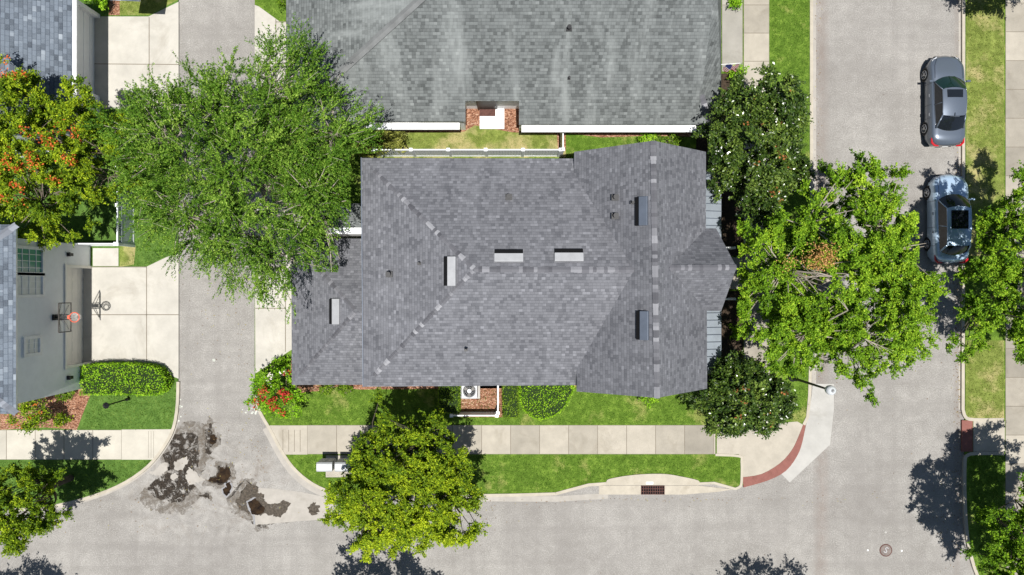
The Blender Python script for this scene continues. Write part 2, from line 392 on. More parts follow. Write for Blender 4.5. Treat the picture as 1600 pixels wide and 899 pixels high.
# dry lawns
def lawn_patch(px, mat): 
    o = sheet('lawn', px, ZL+0.006, mat, 0.005); return o
lawn_patch([(560, 190), (884, 190), (884, 246), (560, 250)], 'grass_dry')
lawn_patch([(1509, 532), (1569, 532), (1569, 655), (1514, 655), (1509, 648)], 'grass_dry')
lawn_patch([(1510, -200), (1569, -200), (1569, 400), (1510, 400)], 'grass_dry')
lawn_patch([(186, -40), (278, -40), (278, 0), (232, 24), (186, 24)], 'grass_dry')
lawn_patch([(187, 385), (212, 385), (209, 414), (187, 417)], 'grass_dry')
# kerbs
def kerb(px, w=0.16, z=0.125, name='kerb'):
    mb = MB(); strip(mb, px, w, -0.03, z); return kind(mb.build(name, 'kerb', bevel=0.015))
kerb(alley_r[1:] + [(600, 774), (720, 775), (800, 774), (868, 772)])
kerb([(868, 772), (890, 766), (920, 758), (948, 756)])
kerb([(1092, 756), (1116, 755), (1148, 764)] + smooth_line([(1150, 764), (1157, 760), (1159, 750), (1159, 722), (1155, 713), (1118, 711)]), 0.13)
kerb([(1256, 664), (1262, 652), (1265, 620), (1267, 560), (1268, 300), (1268, -300)])
kerb(alley_l[1:])
kerb([(1506, -300), (1506, 300), (1505, 640)] + smooth_line([(1505, 640), (1509, 652), (1522, 656), (1569, 656)]), 0.17)
kerb(smooth_line([(1569, 709), (1524, 709), (1512, 712), (1508, 722), (1508, 780), (1512, 840), (1522, 885), (1540, 930)]), 0.17)
mb = MB()
for a_, b_ in (((1501, -300), (1501, 640)), ((1272, -300), (1272, 600))): strip(mb, [a_, b_], 0.22, 0.001, 0.006)
o = kind(mb.build('gutter', 'apron'))
mb = MB(); strip(mb, [(1503, -300), (1503, 640)], 0.07, 0.006, 0.010); kind(mb.build('gutter_joint', 'joint'))
mb = MB(); strip(mb, alley_l[4:], 0.35, 0.001, 0.005); strip(mb, [(x-3, y+6) for x, y in alley_r[8:]]+[(870, 780), (950, 775)], 0.3, 0.001, 0.005); kind(mb.build('gutter', 'apron'))
# valley gutter across the alley mouth
sheet('gutter', [(398, 762), (430, 764), (470, 769), (520, 779), (522, 811), (460, 815), (400, 821), (392, 800), (400, 785), (392, 772)], 0.005, 'apron', 0.004)
# corner pad, tactile paving, ramps
sheet('sidewalk', [(1120, 664), (1215, 661), (1246, 659), (1255, 664), (1248, 682), (1238, 704), (1222, 727), (1190, 748), (1161, 757), (1160, 716), (1154, 710), (1120, 710)], ZW, 'walk', 0.03)
sheet('tactile_paving', smooth_line([(1255, 664), (1247, 684), (1237, 704), (1219, 724), (1190, 741), (1160, 746)])+smooth_line([(1162, 762), (1200, 751), (1228, 736), (1246, 712), (1254, 690), (1259, 664)]), ZW+0.012, 'brick', 0.09)
sheet('kerb_ramp', [(1260, 662), (1268, 620), (1270, 600), (1303, 600), (1303, 640), (1297, 695), (1234, 754), (1221, 741), (1240, 720), (1254, 690)], 0.02, 'ramp', 0.018)
sheet('tactile_paving', [(1503, 657), (1520, 657), (1520, 706), (1503, 706)], ZW+0.01, 'brick', 0.1)
def panels(xs, ys, name='sidewalk', mat='walk', z=ZW, gap=0.035, rnd=1.0, clip=None, under='joint'):
    mb = MB()
    for i in range(len(xs)-1):
        for j in range(len(ys)-1):
            a_ = P(xs[i], ys[j], z); b_ = P(xs[i+1], ys[j+1], z); h = gap/2
            x0, x1 = sorted((a_.x, b_.x)); y0, y1 = sorted((a_.y, b_.y))
            mb.prism([(x0+h, y0+h), (x1-h, y0+h), (x1-h, y1-h), (x0+h, y1-h)], z-0.05, z, 0, random.random()*rnd)
    a_ = P(min(xs), min(ys), z-0.01); b_ = P(max(xs), max(ys), z-0.01)
    mb.prism([(a_.x, b_.y), (b_.x, b_.y), (b_.x, a_.y), (a_.x, a_.y)], ZL-0.01, ZL+0.004, 1)
    return kind(mb.build(name, [mat, under], bevel=0.006))
panels([480, 526]+[526+45.3*k for k in range(1, 14)]+[1118], [664.5, 710])
mb = MB(); mb.prism([(p.x, p.y) for p in pts([(420, 665), (480, 665), (480, 710.5), (442, 710.5), (428, 688)], ZW)], 0.0, ZW)
for x in (442, 451, 460, 469): strip(mb, [(x, 672), (x, 706)], 0.03, ZW, ZW+0.004, 1)
kind(mb.build('sidewalk', ['walk', 'joint']))
panels([-260+45*k for k in range(0, 11)], [672, 718.5], mat='walk_light', rnd=0.3)
mb = MB(); mb.prism([(p.x, p.y) for p in pts([(190, 671.5), (270, 671), (264, 686), (254, 703), (242, 718.5), (190, 718.5)], ZW+0.002)], 0.0, ZW+0.002)
for x in (232, 236, 240): strip(mb, [(x, 674), (x, 716)], 0.015, ZW, ZW+0.005, 1)
kind(mb.build('sidewalk', ['walk_light', 'joint']))
panels([1162, 1202], [-300+44*k for k in range(0, 22)], mat='walk')
panels([1128, 1160.5], [-200, 8, 112], 'path', 'concrete')
panels([1571, 1616], [-310+45*k for k in range(0, 29)], mat='walk')
sheet('sidewalk', [(1521, 658), (1570, 658), (1570, 706), (1521, 706)], ZW+0.001, 'walk', 0.02)
panels([1104, 1162], [402, 452], 'path', 'walk', ZW)
panels([1162, 1203], [530, 575, 618, 662], 'sidewalk', 'walk', ZW+0.002)
# driveways
def drive(px, lines, mat='concrete', name='driveway'):
    mb = MB(); mb.prism([(p.x, p.y) for p in pts(px, ZW)], 0.0, ZW)
    for l in lines: strip(mb, l, 0.045, ZW, ZW+0.003, 1)
    return kind(mb.build(name, [mat, 'joint']))
drive([(128, 417), (229, 417), (258, 403), (279, 395), (279, 592), (262, 585), (235, 573), (128, 567)], [[(229, 417), (229, 566)], [(143, 492), (279, 492)], [(128, 417.5), (229, 417.5)]])
drive([(143, 26), (232, 26), (279, 3), (279, 170), (143, 170)], [[(233, 27), (233, 168)], [(147, 100), (279, 101)]])
drive([(145, 388), (185, 388), (185, 416), (145, 416)], [], name='path')
drive([(398, 300), (470, 300), (470, 540), (455, 547), (399, 584)], [[(446, 300), (446, 550)], [(399, 482), (446, 482)], [(399, 396), (446, 396)]])
drive([(398, 8), (404, 10), (437, 34), (470, 34), (470, 170), (398, 170)], [[(431, 30), (431, 168)], [(431, 34.5), (470, 34.5)], [(398, 104), (431, 104)]])
# mulch beds
def bed(px, label=None): return sheet('mulch_bed', px, ZL+0.012, 'mulch', 0.01)
bed([(455, 560), (900, 560), (900, 606), (870, 608), (780, 607), (560, 609), (530, 604), (500, 611), (470, 614), (455, 612)])
bed([(716, 600), (786, 600), (786, 652), (716, 652)])
bed([(0, 600), (122, 600), (146, 606), (132, 640), (120, 672), (70, 668), (0, 672)])
bed([(600, 198), (727, 198), (727, 150), (812, 150), (812, 204), (884, 206), (884, 236), (872, 236), (870, 210), (800, 207), (742, 196), (725, 206), (600, 208)])
sheet('mulch_bed', [(1088, 120), (1160, 112), (1161, 400), (1108, 400), (1088, 300)], ZL+0.012, 'mulch_shaded', 0.01)  # tree shade put into the colour of both front beds
sheet('mulch_bed', [(1108, 455), (1161, 455), (1161, 640), (1120, 645), (1100, 600)], ZL+0.012, 'mulch_shaded', 0.01)
bed([(892, 203), (1080, 203), (1080, 214), (1000, 213), (940, 215), (892, 209)])
bed([(170, -30), (187, -30), (187, 24), (170, 24)])

# ------------------------------------------------------------------ ROOFS
def roof_obj(name, faces, mats, parent, thick=0.16):
    """faces: list of 3-D polygons seen from above; UV runs along each plane's own eave and slope."""
    vs = []; fs = []; uvs = []
    def idx(p):
        for i, q in enumerate(vs):
            if (q-p).length < 0.02: return i
        vs.append(p.copy()); return len(vs)-1
    off = OFF.get(parent.name, Vector((0, 0, 0)))
    for poly in faces:
        f = [idx(Vector(p)) for p in poly]
        ff = []
        for i in f:
            if i not in ff: ff.append(i)
        n = Vector((0, 0, 0)); k = len(ff)
        for a_ in range(k):
            p, q = vs[ff[a_]], vs[ff[(a_+1) % k]]
            n += Vector(((p.y-q.y)*(p.z+q.z), (p.z-q.z)*(p.x+q.x), (p.x-q.x)*(p.y+q.y)))
        n.normalize()
        if n.z < 0: ff = ff[::-1]; n = -n
        h = Vector((n.x, n.y, 0))
        h = h.normalized() if h.length > 1e-4 else Vector((0, -1, 0))
        if abs(h.x) > 0.93: h = Vector((math.copysign(1, h.x), 0, 0))
        if abs(h.y) > 0.93: h = Vector((0, math.copysign(1, h.y), 0))
        u = Vector((-h.y, h.x, 0)); v = n.cross(u).normalized()
        if v.z < 0: v = -v
        fs.append(ff); uvs += [(vs[i].dot(u), vs[i].dot(v)) for i in ff]
    me = bpy.data.meshes.new(name); me.from_pydata([v-off for v in vs], [], fs)
    for m in mats: me.materials.append(M[m])
    ul = me.uv_layers.new(name='UVMap'); ul.data.foreach_set('uv', [c for t in uvs for c in t]); me.update()
    o = bpy.data.objects.new(name, me); COL.objects.link(o); o.parent = parent; OFF[o.name] = off
    d = o.modifiers.new('s', 'SOLIDIFY'); d.thickness = thick; d.offset = -1; d.material_offset_rim = 1; d.material_offset = 1
    return o
def caps(lines, parent, mat='cap', w=0.26, step=0.155, contrast=1.0, name='ridge_cap'):
    mb = MB()
    if len(lines) > 1:
        for l in lines: o = caps([l], parent, mat, w, step, contrast, name)
        return o
    for a_, b_ in lines:
        a_ = Vector(a_); b_ = Vector(b_); d = b_-a_; L = d.length; d.normalize()
        side = d.cross(Vector((0, 0, 1))).normalized(); n = int(L/step); run = 0; t = 0.4
        for i in range(n):
            if run <= 0: run = random.choice([1, 1, 1, 2]); t = random.choice([0.2, 0.35, 0.45, 0.5, 0.55, 0.6, 0.8, 0.95])*contrast+(1-contrast)*0.45
            run -= 1
            p0 = a_+d*(i*step); p1 = a_+d*((i+1)*step+0.02); up = Vector((0, 0, 0.035))
            lo = Vector((0, 0, -0.05)); w2 = w/2*random.uniform(0.85, 1.05)
            for s_ in (-1, 1):
                q = [p0+up, p1+up*1.5, p1+side*s_*w2+lo, p0+side*s_*w2+lo-up*0.3]
                mb.face(q if s_ > 0 else q[::-1], 0, t)
            mb.face([p1+up*1.5, p1+side*w2+lo, p1+side*w2+lo*1.6, p1-side*w2+lo*1.6, p1-side*w2+lo], 0, t)
    return mb.build(name, mat, parent)
def wallbox(parent, px0, py0, px1, py1, z0, z1, mat, name='wall'):
    a_, b_ = G(px0, py0), G(px1, py1); mb = MB()
    mb.prism([(a_.x, b_.y), (b_.x, b_.y), (b_.x, a_.y), (a_.x, a_.y)], z0, z1); return mb.build(name, mat, parent)
def slope_frame(n):
    n = Vector(n).normalized(); u = Vector((-n.y, n.x, 0)).normalized(); v = n.cross(u); return Matrix((u, v, n)).transposed()
def ridge_vent(parent, px, py, z, nrm, L, Wd=0.34, mat='vent_white'):
    """low metal vent hood, with its opening and shadow as a dark slab on the downhill side"""
    R = slope_frame(nrm); c = P(px, py, z); mb = MB()
    u, v, n = R.col[0], R.col[1], R.col[2]
    if v.z < 0: v = -v
    top = [c+u*sx*L/2+v*sy*Wd/2+n*(0.15 if sy < 0 else 0.06) for sx, sy in ((-1, -1), (1, -1), (1, 1), (-1, 1))]
    lo = [c+u*sx*L/2+v*(sy*Wd/2-(0.0 if sy < 0 else 0))-n*0.03 for sx, sy in ((-1, -1), (1, -1), (1, 1), (-1, 1))]
    mb.mesh(top+lo, [(0, 1, 2, 3), (1, 5, 6, 2), (2, 6, 7, 3), (3, 7, 4, 0), (0, 4, 5, 1)])
    o = mb.build('roof_vent', mat, parent, bevel=0.01)
    mb = MB(); dk = c-v*(Wd/2+0.11); mb.box(dk+n*0.035, (L*0.99, 0.22, 0.09), rot=Matrix((u, v, n)).transposed())  # black slab on the shingles stands for the opening plus its shadow
    mb.build('opening_shade', 'void', o); return o
def pipe_vent(parent, px, py, z, r=0.06, h=0.28, sq=True):
    c = P(px, py, z); mb = MB(); mb.box(c+Vector((0, 0, 0.0)), (r*5, r*4.4, 0.05)); mb.tube([c-Vector((0, 0, 0.2)), c+Vector((0, 0, h))], r*1.3, 10); mb.tube([c+Vector((0, 0, h)), c+Vector((0, 0, h+0.04))], r*1.9, 10)
    return mb.build('pipe_vent', 'black', parent)
def window(parent, c, w, h, nrm, pane='glass_dark', cols=2, rows=2, frame='white', t=0.09):
    """c centre on wall face, nrm horizontal outward normal"""
    n = Vector(nrm).normalized(); u = Vector((-n.y, n.x, 0)); z = Vector((0, 0, 1)); R = Matrix((u, z, n)).transposed(); c = Vector(c)
    mb = MB()
    for s_ in (-1, 1):
        mb.box(c+u*s_*(w/2)+n*0.04, (t, h+t, 0.11), rot=R); mb.box(c+z*s_*(h/2)+n*0.041, (w-t-0.002, t, 0.11), rot=R)
    for i in range(1, cols): mb.box(c+u*(-w/2+w*i/cols)+n*0.025, (0.03, h-t, 0.03), rot=R)
    for i in range(1, rows): mb.box(c+z*(-h/2+h*i/rows)+n*0.029, (w-t-0.002, 0.03, 0.03), rot=R)
    o = mb.build('window', frame, parent)
    mb = MB(); mb.box(c+n*0.008, (w-t-0.004, h-t-0.004, 0.02), rot=R); mb.build('pane', pane, o); return o

# ---- main house
HM = thing('corner_house', 'two storey house in the middle with charcoal shingle roof, hipped left end and crossing gable', 'house', G(800, 440))
ze = 5.8; zc = 6.2
NW = P(565, 247, ze); SW = P(568, 604.5, ze); A = P(741, 421, 8.4); B = P(991, 422, 8.4)
NEm = P(897, 247.5, ze); SEm = P(901, 603.5, ze)
VN = P(897, 271, 6.2); VS = P(901, 577, 6.2)
mainf = [[NW, SW, A], [SW, P(901, 602, ze), VS, B, A], [NW, A, B, VN, P(897, 248, ze)]]
CN0 = P(897, 237.5, zc); CNr = P(1021, 220, 9.1); CN1 = P(1103, 237.5, zc)
CS0 = P(901, 612, zc); CSr = P(1027, 622, 9.1); CS1 = P(1105, 607.5, zc)
Fr = P(1046, 418.5, 8.3); FE = P(1151, 418, 8.35); FN = P(1119, 357, zc); FNi = P(1103, 357, zc); FS = P(1127, 486, zc); FSi = P(1104.5, 486, zc)
crossW = [CN0, VN, B, VS, CS0, CSr, CNr]
crossE1 = [CNr, CSr, CS1, FSi, Fr, FNi, CN1]
roof_obj('roof', mainf, ['shingle_main', 'white'], HM)
roof_obj('roof', [crossW, crossE1, [Fr, FNi, FN, FE], [Fr, FE, FS, FSi]], ['shingle_main', 'white'], HM)
caps([(NW+(A-NW)*0.12, A), (SW+(A-SW)*0.1, A)], HM, contrast=1.0)
caps([(A, B), (Fr, FE)], HM, contrast=0.75)
caps([(CNr, CSr)], HM, contrast=0.9, w=0.25)
WZ = [P(455, 373, 2.9), P(456, 601.5, 2.9), P(555, 487, 4.9)]
wE_n = P(600, 373, 2.9); wE_s = P(600, 601.5, 2.9)
ap2 = G(800-187, 449.5+34.5, 4.9); wNE = Vector((ap2.x, WZ[0].y, 2.9)); wSE = Vector((ap2.x, WZ[1].y, 2.9))
roof_obj('roof', [[WZ[0], WZ[1], WZ[2]], [WZ[1], wSE, ap2, WZ[2]], [WZ[0], WZ[2], ap2, wNE]], ['shingle_main', 'white'], HM)
caps([(WZ[0]+(WZ[2]-WZ[0])*0.15, WZ[2]), (WZ[1]+(WZ[2]-WZ[1])*0.12, WZ[2])], HM, contrast=0.7)
mb = MB(); mb.tube([NW+Vector((-0.02, 0.02, 0.0)), SW+Vector((-0.02, -0.02, 0.0))], 0.022, 6); mb.build('drip_edge', 'vent_dark', HM)
# walls
wallbox(HM, 612, 288, 884, 569, 0, 5.74, 'stucco_tan')
wallbox(HM, 890, 283, 1043, 576, 0, 6.1, 'stucco_tan')
wallbox(HM, 1043.1, 378, 1066, 477, 3.2, 6.1, 'stucco_tan')
wallbox(HM, 491, 390, 611.9, 580, 0, 2.85, 'stucco_tan')
for (za, yy, sgn) in ((6.1, 283, 1), (6.1, 576, -1)):           # gable ends of the crossing roof
    mb = MB(); x0, x1 = G(890, 0).x, G(1043, 0).x; y = G(0, yy).y
    mb.mesh([(x0, y, za), (x1, y, za), ((x0+x1)/2, y, 8.75), (x0, y-0.2*sgn, za), (x1, y-0.2*sgn, za), ((x0+x1)/2, y-0.2*sgn, 8.75)], [(0, 1, 2), (5, 4, 3), (0, 3, 4, 1), (1, 4, 5, 2), (2, 5, 3, 0)])
    mb.build('gable_wall', 'white', HM)
mb = MB(); xg = G(1066, 0).x; mb.mesh([(xg, G(0, 378).y, 6.1), (xg, G(0, 477).y, 6.1), (xg, G(0, 428).y, 7.9), (xg-0.3, G(0, 378).y, 6.1), (xg-0.3, G(0, 477).y, 6.1), (xg-0.3, G(0, 428).y, 7.9)], [(0, 2, 1), (3, 4, 5), (0, 1, 4, 3), (1, 2, 5, 4), (2, 0, 3, 5)]); mb.build('gable_wall', 'white', HM)
for x, z in ((660, 1.7), (760, 1.7), (840, 4.2), (660, 4.2), (750, 4.2)): window(HM, G(x, 569, z), 1.1, 1.5, (0, -1, 0), 'blind')
for x, z in ((940, 1.7), (1000, 1.7), (940, 4.3), (1000, 4.3)): window(HM, G(x, 576, z), 1.0, 1.6, (0, -1, 0), 'blind')
for x, z in ((700, 4.2), (820, 4.2)): window(HM, G(x, 288, z), 1.1, 1.4, (0, 1, 0))
for y, z in ((300, 4.6), (340, 4.6), (510, 4.6), (550, 4.6), (310, 1.6), (345, 1.6), (500, 1.6), (550, 1.6)): window(HM, G(1043, y, z), 1.0, 1.6, (1, 0, 0))
window(HM, G(1066, 428, 4.7), 1.5, 1.7, (1, 0, 0))
mb = MB(); mb.box(G(1044.5, 428, 1.25), (0.08, 1.0, 2.2)); d_ = mb.build('front_door', 'dark_metal', HM, bevel=0.01)
mb = MB(); mb.lathe(G(1047.5, 417, 1.1), [(0.035, -0.03), (0.035, 0.03)], 10, 'X'); mb.build('door_knob', 'rim', d_)
mb = MB(); mb.box(G(490, 485, 1.15), (0.06, 4.9, 2.15))
for k in range(1, 4): mb.box(G(488.6, 485, 0.1+k*0.53), (0.02, 4.8, 0.02))
mb.build('garage_door', 'white', HM)
# porch: floor, metal roof, columns, stair and rails
pz0, pz1 = 3.55, 2.95
pn, ps = P(0, 268, pz1).y, P(0, 585, pz1).y; px_out = P(1127, 0, pz1).x; px_in = G(1043, 0).x
mb = MB(); mb.prism([(px_in, ps-0.02), (px_out-0.15, ps+0.15), (px_out-0.15, pn-0.15), (px_in, pn-0.15)], 0.0, 0.45); mb.build('porch_floor', 'concrete', HM)
faces = [[(px_in, pn-0.8, pz0), (px_out, pn, pz1), (px_out, ps, pz1), (px_in, ps+0.8, pz0)], [(px_in, pn-0.8, pz0), (px_in, pn, pz1), (px_out, pn, pz1)], [(px_in, ps+0.8, pz0), (px_out, ps, pz1), (px_in, ps, pz1)]]
po = roof_obj('porch_roof', faces, ['metal_roof', 'white'], HM, 0.12)
mb = MB(); k = pn-0.55
while k > ps+0.4:
    e_in = min(max(k, ps+0.8), pn-0.8)
    mb.tube([(px_in+0.05, k, pz0+0.02), (px_out+0.01, k, pz1+0.03)], 0.018, 4); k -= 0.36
mb.tube([(px_in, pn-0.8, pz0+0.02), (px_out, pn, pz1+0.02)], 0.03, 5); mb.tube([(px_in, ps+0.8, pz0+0.02), (px_out, ps, pz1+0.02)], 0.03, 5)
mb.build('standing_seam', 'vent_dark', po)
for y in (300, 345, 393, 463, 510, 560):
    mb = MB(); c = G(1096, y, 0); mb.box(c+Vector((0, 0, 0.55)), (0.32, 0.32, 0.2)); mb.box(c+Vector((0, 0, 1.7)), (0.22, 0.22, 2.2)); mb.box(c+Vector((0, 0, 2.8)), (0.3, 0.3, 0.12)); mb.build('column', 'white', HM)
mb = MB()
for k in range(3): mb.box(G(1106+k*9.5, 428, 0.09+(0.27-k*0.09)/2), (0.33, 2.6, 0.32-k*0.09))
mb.build('front_steps', 'concrete', HM)
for y in (389, 467):
    mb = MB(); a_ = G(1100, y, 1.35); b_ = G(1138, y, 0.98)
    mb.tube([a_, b_], 0.05, 6); mb.tube([a_-Vector((0, 0, 0.75)), b_-Vector((0, 0, 0.7))], 0.03, 6)
    for k in range(9):
        q = a_.lerp(b_, k/8); mb.tube([q, q-Vector((0, 0, 0.76))], 0.015, 5)
    mb.box(b_-Vector((0, 0, 0.4)), (0.12, 0.12, 1.05)); mb.build('stair_rail', 'white', HM)
# roof furniture
ridge_vent(HM, 707, 424, 8.05, (-0.5, 0, 1), 1.25)
ridge_vent(HM, 795, 404, 8.22, (0, 0.5, 1), 1.22)
ridge_vent(HM, 889, 403, 8.22, (0, 0.5, 1), 1.22)
ridge_vent(HM, 526, 487, 4.42, (-0.5, 0, 1), 1.22)
ridge_vent(HM, 1006.5, 330, 8.8, (-0.95, 0, 1), 1.2, 0.34, 'vent_dark')
ridge_vent(HM, 1008, 509, 8.8, (-0.95, 0, 1), 1.2, 0.34, 'vent_dark')
for x, y, z in ((795, 308, 6.9), (961, 309, 7.9), (961, 338, 7.9), (608, 429, 6.65)): pipe_vent(HM, x, y, z)
for x, y, z in ((988, 317, 8.5), (655, 412, 7.3), (728, 547, 7.0)): pipe_vent(HM, x, y, z, 0.03, 0.2, False)
# back porch link between house and garage
rb = roof_obj('roof', [[P(480, 318, 2.9), P(600, 318, 2.9), P(600, 346, 3.3), P(480, 346, 3.3)], [P(480, 346, 3.3), P(600, 346, 3.3), P(600, 356, 3.15), P(480, 356, 3.15)]], ['shingle_green', 'white'], HM)
wallbox(HM, 530, 338, 611.8, 372, 0, 2.8, 'stucco_white')

# ---- north house (green-grey roof)
HN = thing('ranch_house', 'one storey house at the top under a broad weathered green-grey shingle roof', 'house', G(780, 100))
y0 = G(0, 449.5-240).y
fS = lambda x, y: 2.9+0.5*(y-y0)
fW = lambda x, y: 2.9+0.36*(x-P(447, 0, 2.9).x)
def q(px, py): return onplane(px, py, fS)
ysr = y0+6.0; zr = 5.9
xw = P(447, 0, 2.9).x
R0 = Vector((xw+3.0/0.36, ysr, zr)); R1 = Vector((P(1120, 0, zr).x, ysr, zr))
SWc = Vector((xw, y0, 2.9)); NWc = Vector((xw, ysr+6, 2.9))
pS = [SWc, q(727, 190), q(727, 158), q(811, 158), q(811, 195), P(1110, 195, 2.82), q(1096, 145), R1, R0]
E1 = P(1127, 145, 2.75); E2 = Vector((P(1127, 0, 2.75).x, ysr+6, 2.75))
roof_obj('roof', [pS, [NWc, SWc, R0], [P(1110, 195, 2.82), E1, E2, R1, q(1096, 145)], [R0, R1, E2, NWc]], ['shingle_green', 'white'], HN)
mb = MB()
a_, b_ = SWc, R0; d = (b_-a_).normalized(); sd_ = d.cross(Vector((0, 0, 1))).normalized()
L = (b_-a_).length; k = 0.0
while k < L:
    p0, p1 = a_+d*k, a_+d*min(k+0.9, L); t = 0
    for s_ in (-1, 1):
        qd = [p0+Vector((0, 0, 0.06)), p1+Vector((0, 0, 0.07)), p1+sd_*s_*0.19+Vector((0, 0, -0.0)), p0+sd_*s_*0.19+Vector((0, 0, -0.012))]
        mb.face(qd if s_ > 0 else qd[::-1])
    k += 0.9
mb.build('hip_cap', 'cap_green', HN)
caps([(P(1110, 195, 2.86), q(1096, 145)+Vector((0, 0, 0.03)))], HN, 'cap', 0.3)
wallbox(HN, 486, -160, 728, 204, 0, 2.78, 'stucco_white')
wallbox(HN, 728.2, -160, 811, 171, 0, 3.0, 'stucco_white')
wallbox(HN, 811.2, -160, 1078, 206, 0, 2.78, 'stucco_white')
for y, x in ((204, 640),): window(HN, G(x, y, 1.5), 1.4, 0.9, (0, -1, 0))
window(HN, G(865, 206, 1.9), 0.8, 0.5, (0, -1, 0), 'glass_dark', 1, 1)
mb = MB(); mb.box(G(762, 172, 1.1), (1.05, 0.08, 2.1)); dd = mb.build('side_door', 'dark_metal', HN)
mb = MB(); mb.tube([G(775, 173, 1.0), G(775, 175.5, 1.0)], 0.03, 8); mb.build('door_knob', 'rim', dd)
mb = MB(); mb.prism([(G(750, 0).x, G(0, 203).y), (G(788, 0).x, G(0, 203).y), (G(788, 0).x, G(0, 172).y), (G(750, 0).x, G(0, 172).y)], 0.0, 0.28); mb.build('door_step', 'stucco_white', HN, bevel=0.01)
for x0, x1, yy in ((572, 718, 192), (815, 1088, 196)):
    a_, b_ = P(x0, yy, 2.72), P(x1, yy+10.5, 2.72); mb = MB(); mb.prism([(a_.x, b_.y), (b_.x, b_.y), (b_.x, a_.y), (a_.x, a_.y)], 2.6, 2.72); mb.build('gutter', 'white', HN, bevel=0.02)
DM = MB(); DM.box(G(762, 178, 0.295), (0.85, 0.4, 0.02)); tag(DM.build('doormat', 'rust'), 'reddish brown doormat on the white landing under the green roof', 'doormat')
for x, y in ((889, 45), (889, 123)): pipe_vent(HN, x, y, onplane(x, y, fS).z, 0.055 if y < 100 else 0.03, 0.25)
# flag on the front of the north house
FL = thing('flag', 'small striped flag drooping from a white pole on the front of the green-roofed house', 'flag', G(1098, 130))
mb = MB(); a_ = P(1127, 100, 2.6); b_ = P(1157, 99, 3.1); mb.tube([a_-Vector((0.8, 0, 0.3)), b_], 0.02, 8); mb.build('flagpole', 'white', FL)
mb = MB(); nx, nz = 18, 13
for i in range(nx):
    for j in range(nz):
        def fp(u, v):
            p = (a_.lerp(b_, 0.28+0.7*u)); return Vector((p.x, p.y-0.04-0.13*v+0.07*math.sin(u*9+v*2), p.z-0.62*v-0.03))
        t = 0.5 if (i < 8 and j < 7) else (0.0 if j % 2 == 0 else 1.0)
        if i < 8 and j < 7 and (i+j) % 2 == 0 and i not in (0, 7): t = 0.52
        mb.face([fp(i/nx, j/nz), fp((i+1)/nx, j/nz), fp((i+1)/nx, (j+1)/nz), fp(i/nx, (j+1)/nz)], 0, t)
M['flag'] = tintmat('flag_cloth', [(0.0, (0.45, 0.03, 0.05)), (0.3, (0.45, 0.03, 0.05)), (0.45, (0.05, 0.06, 0.22)), (0.55, (0.05, 0.06, 0.22)), (0.8, (0.75, 0.75, 0.75)), (1.0, (0.75, 0.75, 0.75))])
mb.build('flag_cloth', 'flag', FL, smooth=True)

# ---- north-west house
HW = thing('garage_house', 'one storey white house in the top left corner with pale blue-grey shingles', 'house', G(60, 80))
e0 = P(113, -14, 3.1); e1 = Vector((e0.x, G(0, 225).y, 3.1)); 
w0 = e0+Vector((-5, 0, 2.5)); w1 = e1+Vector((-5, 0, 2.5))
roof_obj('roof', [[e0, e1, w1, w0], [w0, w1, e1+Vector((-10, 0, 0)), e0+Vector((-10, 0, 0))]], ['shingle_blue', 'white'], HW)
mb = MB(); mb.box(((e0.x+0.09), (e0.y+e1.y)/2, 3.02), (0.22, e0.y-e1.y, 0.16)); mb.build('gutter', 'white', HW, bevel=0.02)
wallbox(HW, -120, 24, 158, 220, 2.15, 3.0, 'stucco_white')
wallbox(HW, -120, 24, 147, 220, 0, 2.149, 'stucco_white')
wallbox(HW, 147.1, 24, 158, 30, 0, 2.149, 'stucco_white'); wallbox(HW, 147.1, 152, 158, 220, 0, 2.149, 'stucco_white')
mb = MB(); mb.box(G(148.3, 91, 1.07), (0.06, (152-30)/S, 2.1))
for k in range(1, 4): mb.box(G(149.4, 91, k*0.53), (0.02, 4.1, 0.025))
mb.build('garage_door', 'stucco_white', HW)
v = ridge_vent(HW, 3, 47, 4.1, (0.5, 0, 1), 1.5, 0.5, 'vent_dark')
HX = thing('porch_roof_house', 'white edged roof corner of a house peeping in at the top beside the alley', 'house', G(200, -60))
roof_obj('roof', [[P(172, 0.5, 3.0), P(217, 2.5, 3.0), P(217, -60, 3.6), P(172, -60, 3.6)]], ['shingle_blue', 'white'], HX)
wallbox(HX, 240, -60, 270, -28, 0, 2.8, 'stucco_white')

# ---- west house (two storeys, basketball hoop)
HL = thing('stucco_house', 'two storey blue-grey stucco house at the left edge with cream garage door', 'house', G(60, 490))
zL = 6.3; eN = P(25, 351, zL); eS = P(25, 647, zL); yn, ys2 = eN.y, eS.y; hw = (yn-ys2)/2
rid = Vector((eN.x-hw, (yn+ys2)/2, zL+hw*0.5)); wN = Vector((eN.x-2*hw, yn, zL)); wS = Vector((eN.x-2*hw, ys2, zL))
roof_obj('roof', [[eN, eS, rid], [eN, rid, wN], [eS, wS, rid], [wN, rid, wS]], ['shingle_blue', 'white'], HL)
caps([(eN, rid), (eS, rid)], HL, 'cap_blue', 0.35)
wallbox(HL, -60, 384, 142.9, 604, 2.2, 6.2, 'stucco_blue')
wallbox(HL, -60, 384, 129, 604, 0, 2.199, 'stucco_blue')
wallbox(HL, 129.1, 384, 142.9, 418, 0, 2.199, 'stucco_blue'); wallbox(HL, 129.1, 567, 142.9, 604, 0, 2.199, 'stucco_blue')
mb = MB(); gy = G(0, 492.5).y; gx = G(130.2, 0).x
mb.box((gx, gy, 1.08), (0.06, 149/S-0.02, 2.16))
for k in range(1, 4): mb.box((gx+0.032, gy, k*0.54), (0.012, 149/S-0.1, 0.02))
for k in range(8):
    for j in range(4): mb.box((gx+0.032, gy-2.25+k*0.64, 0.27+j*0.54), (0.014, 0.5, 0.36))
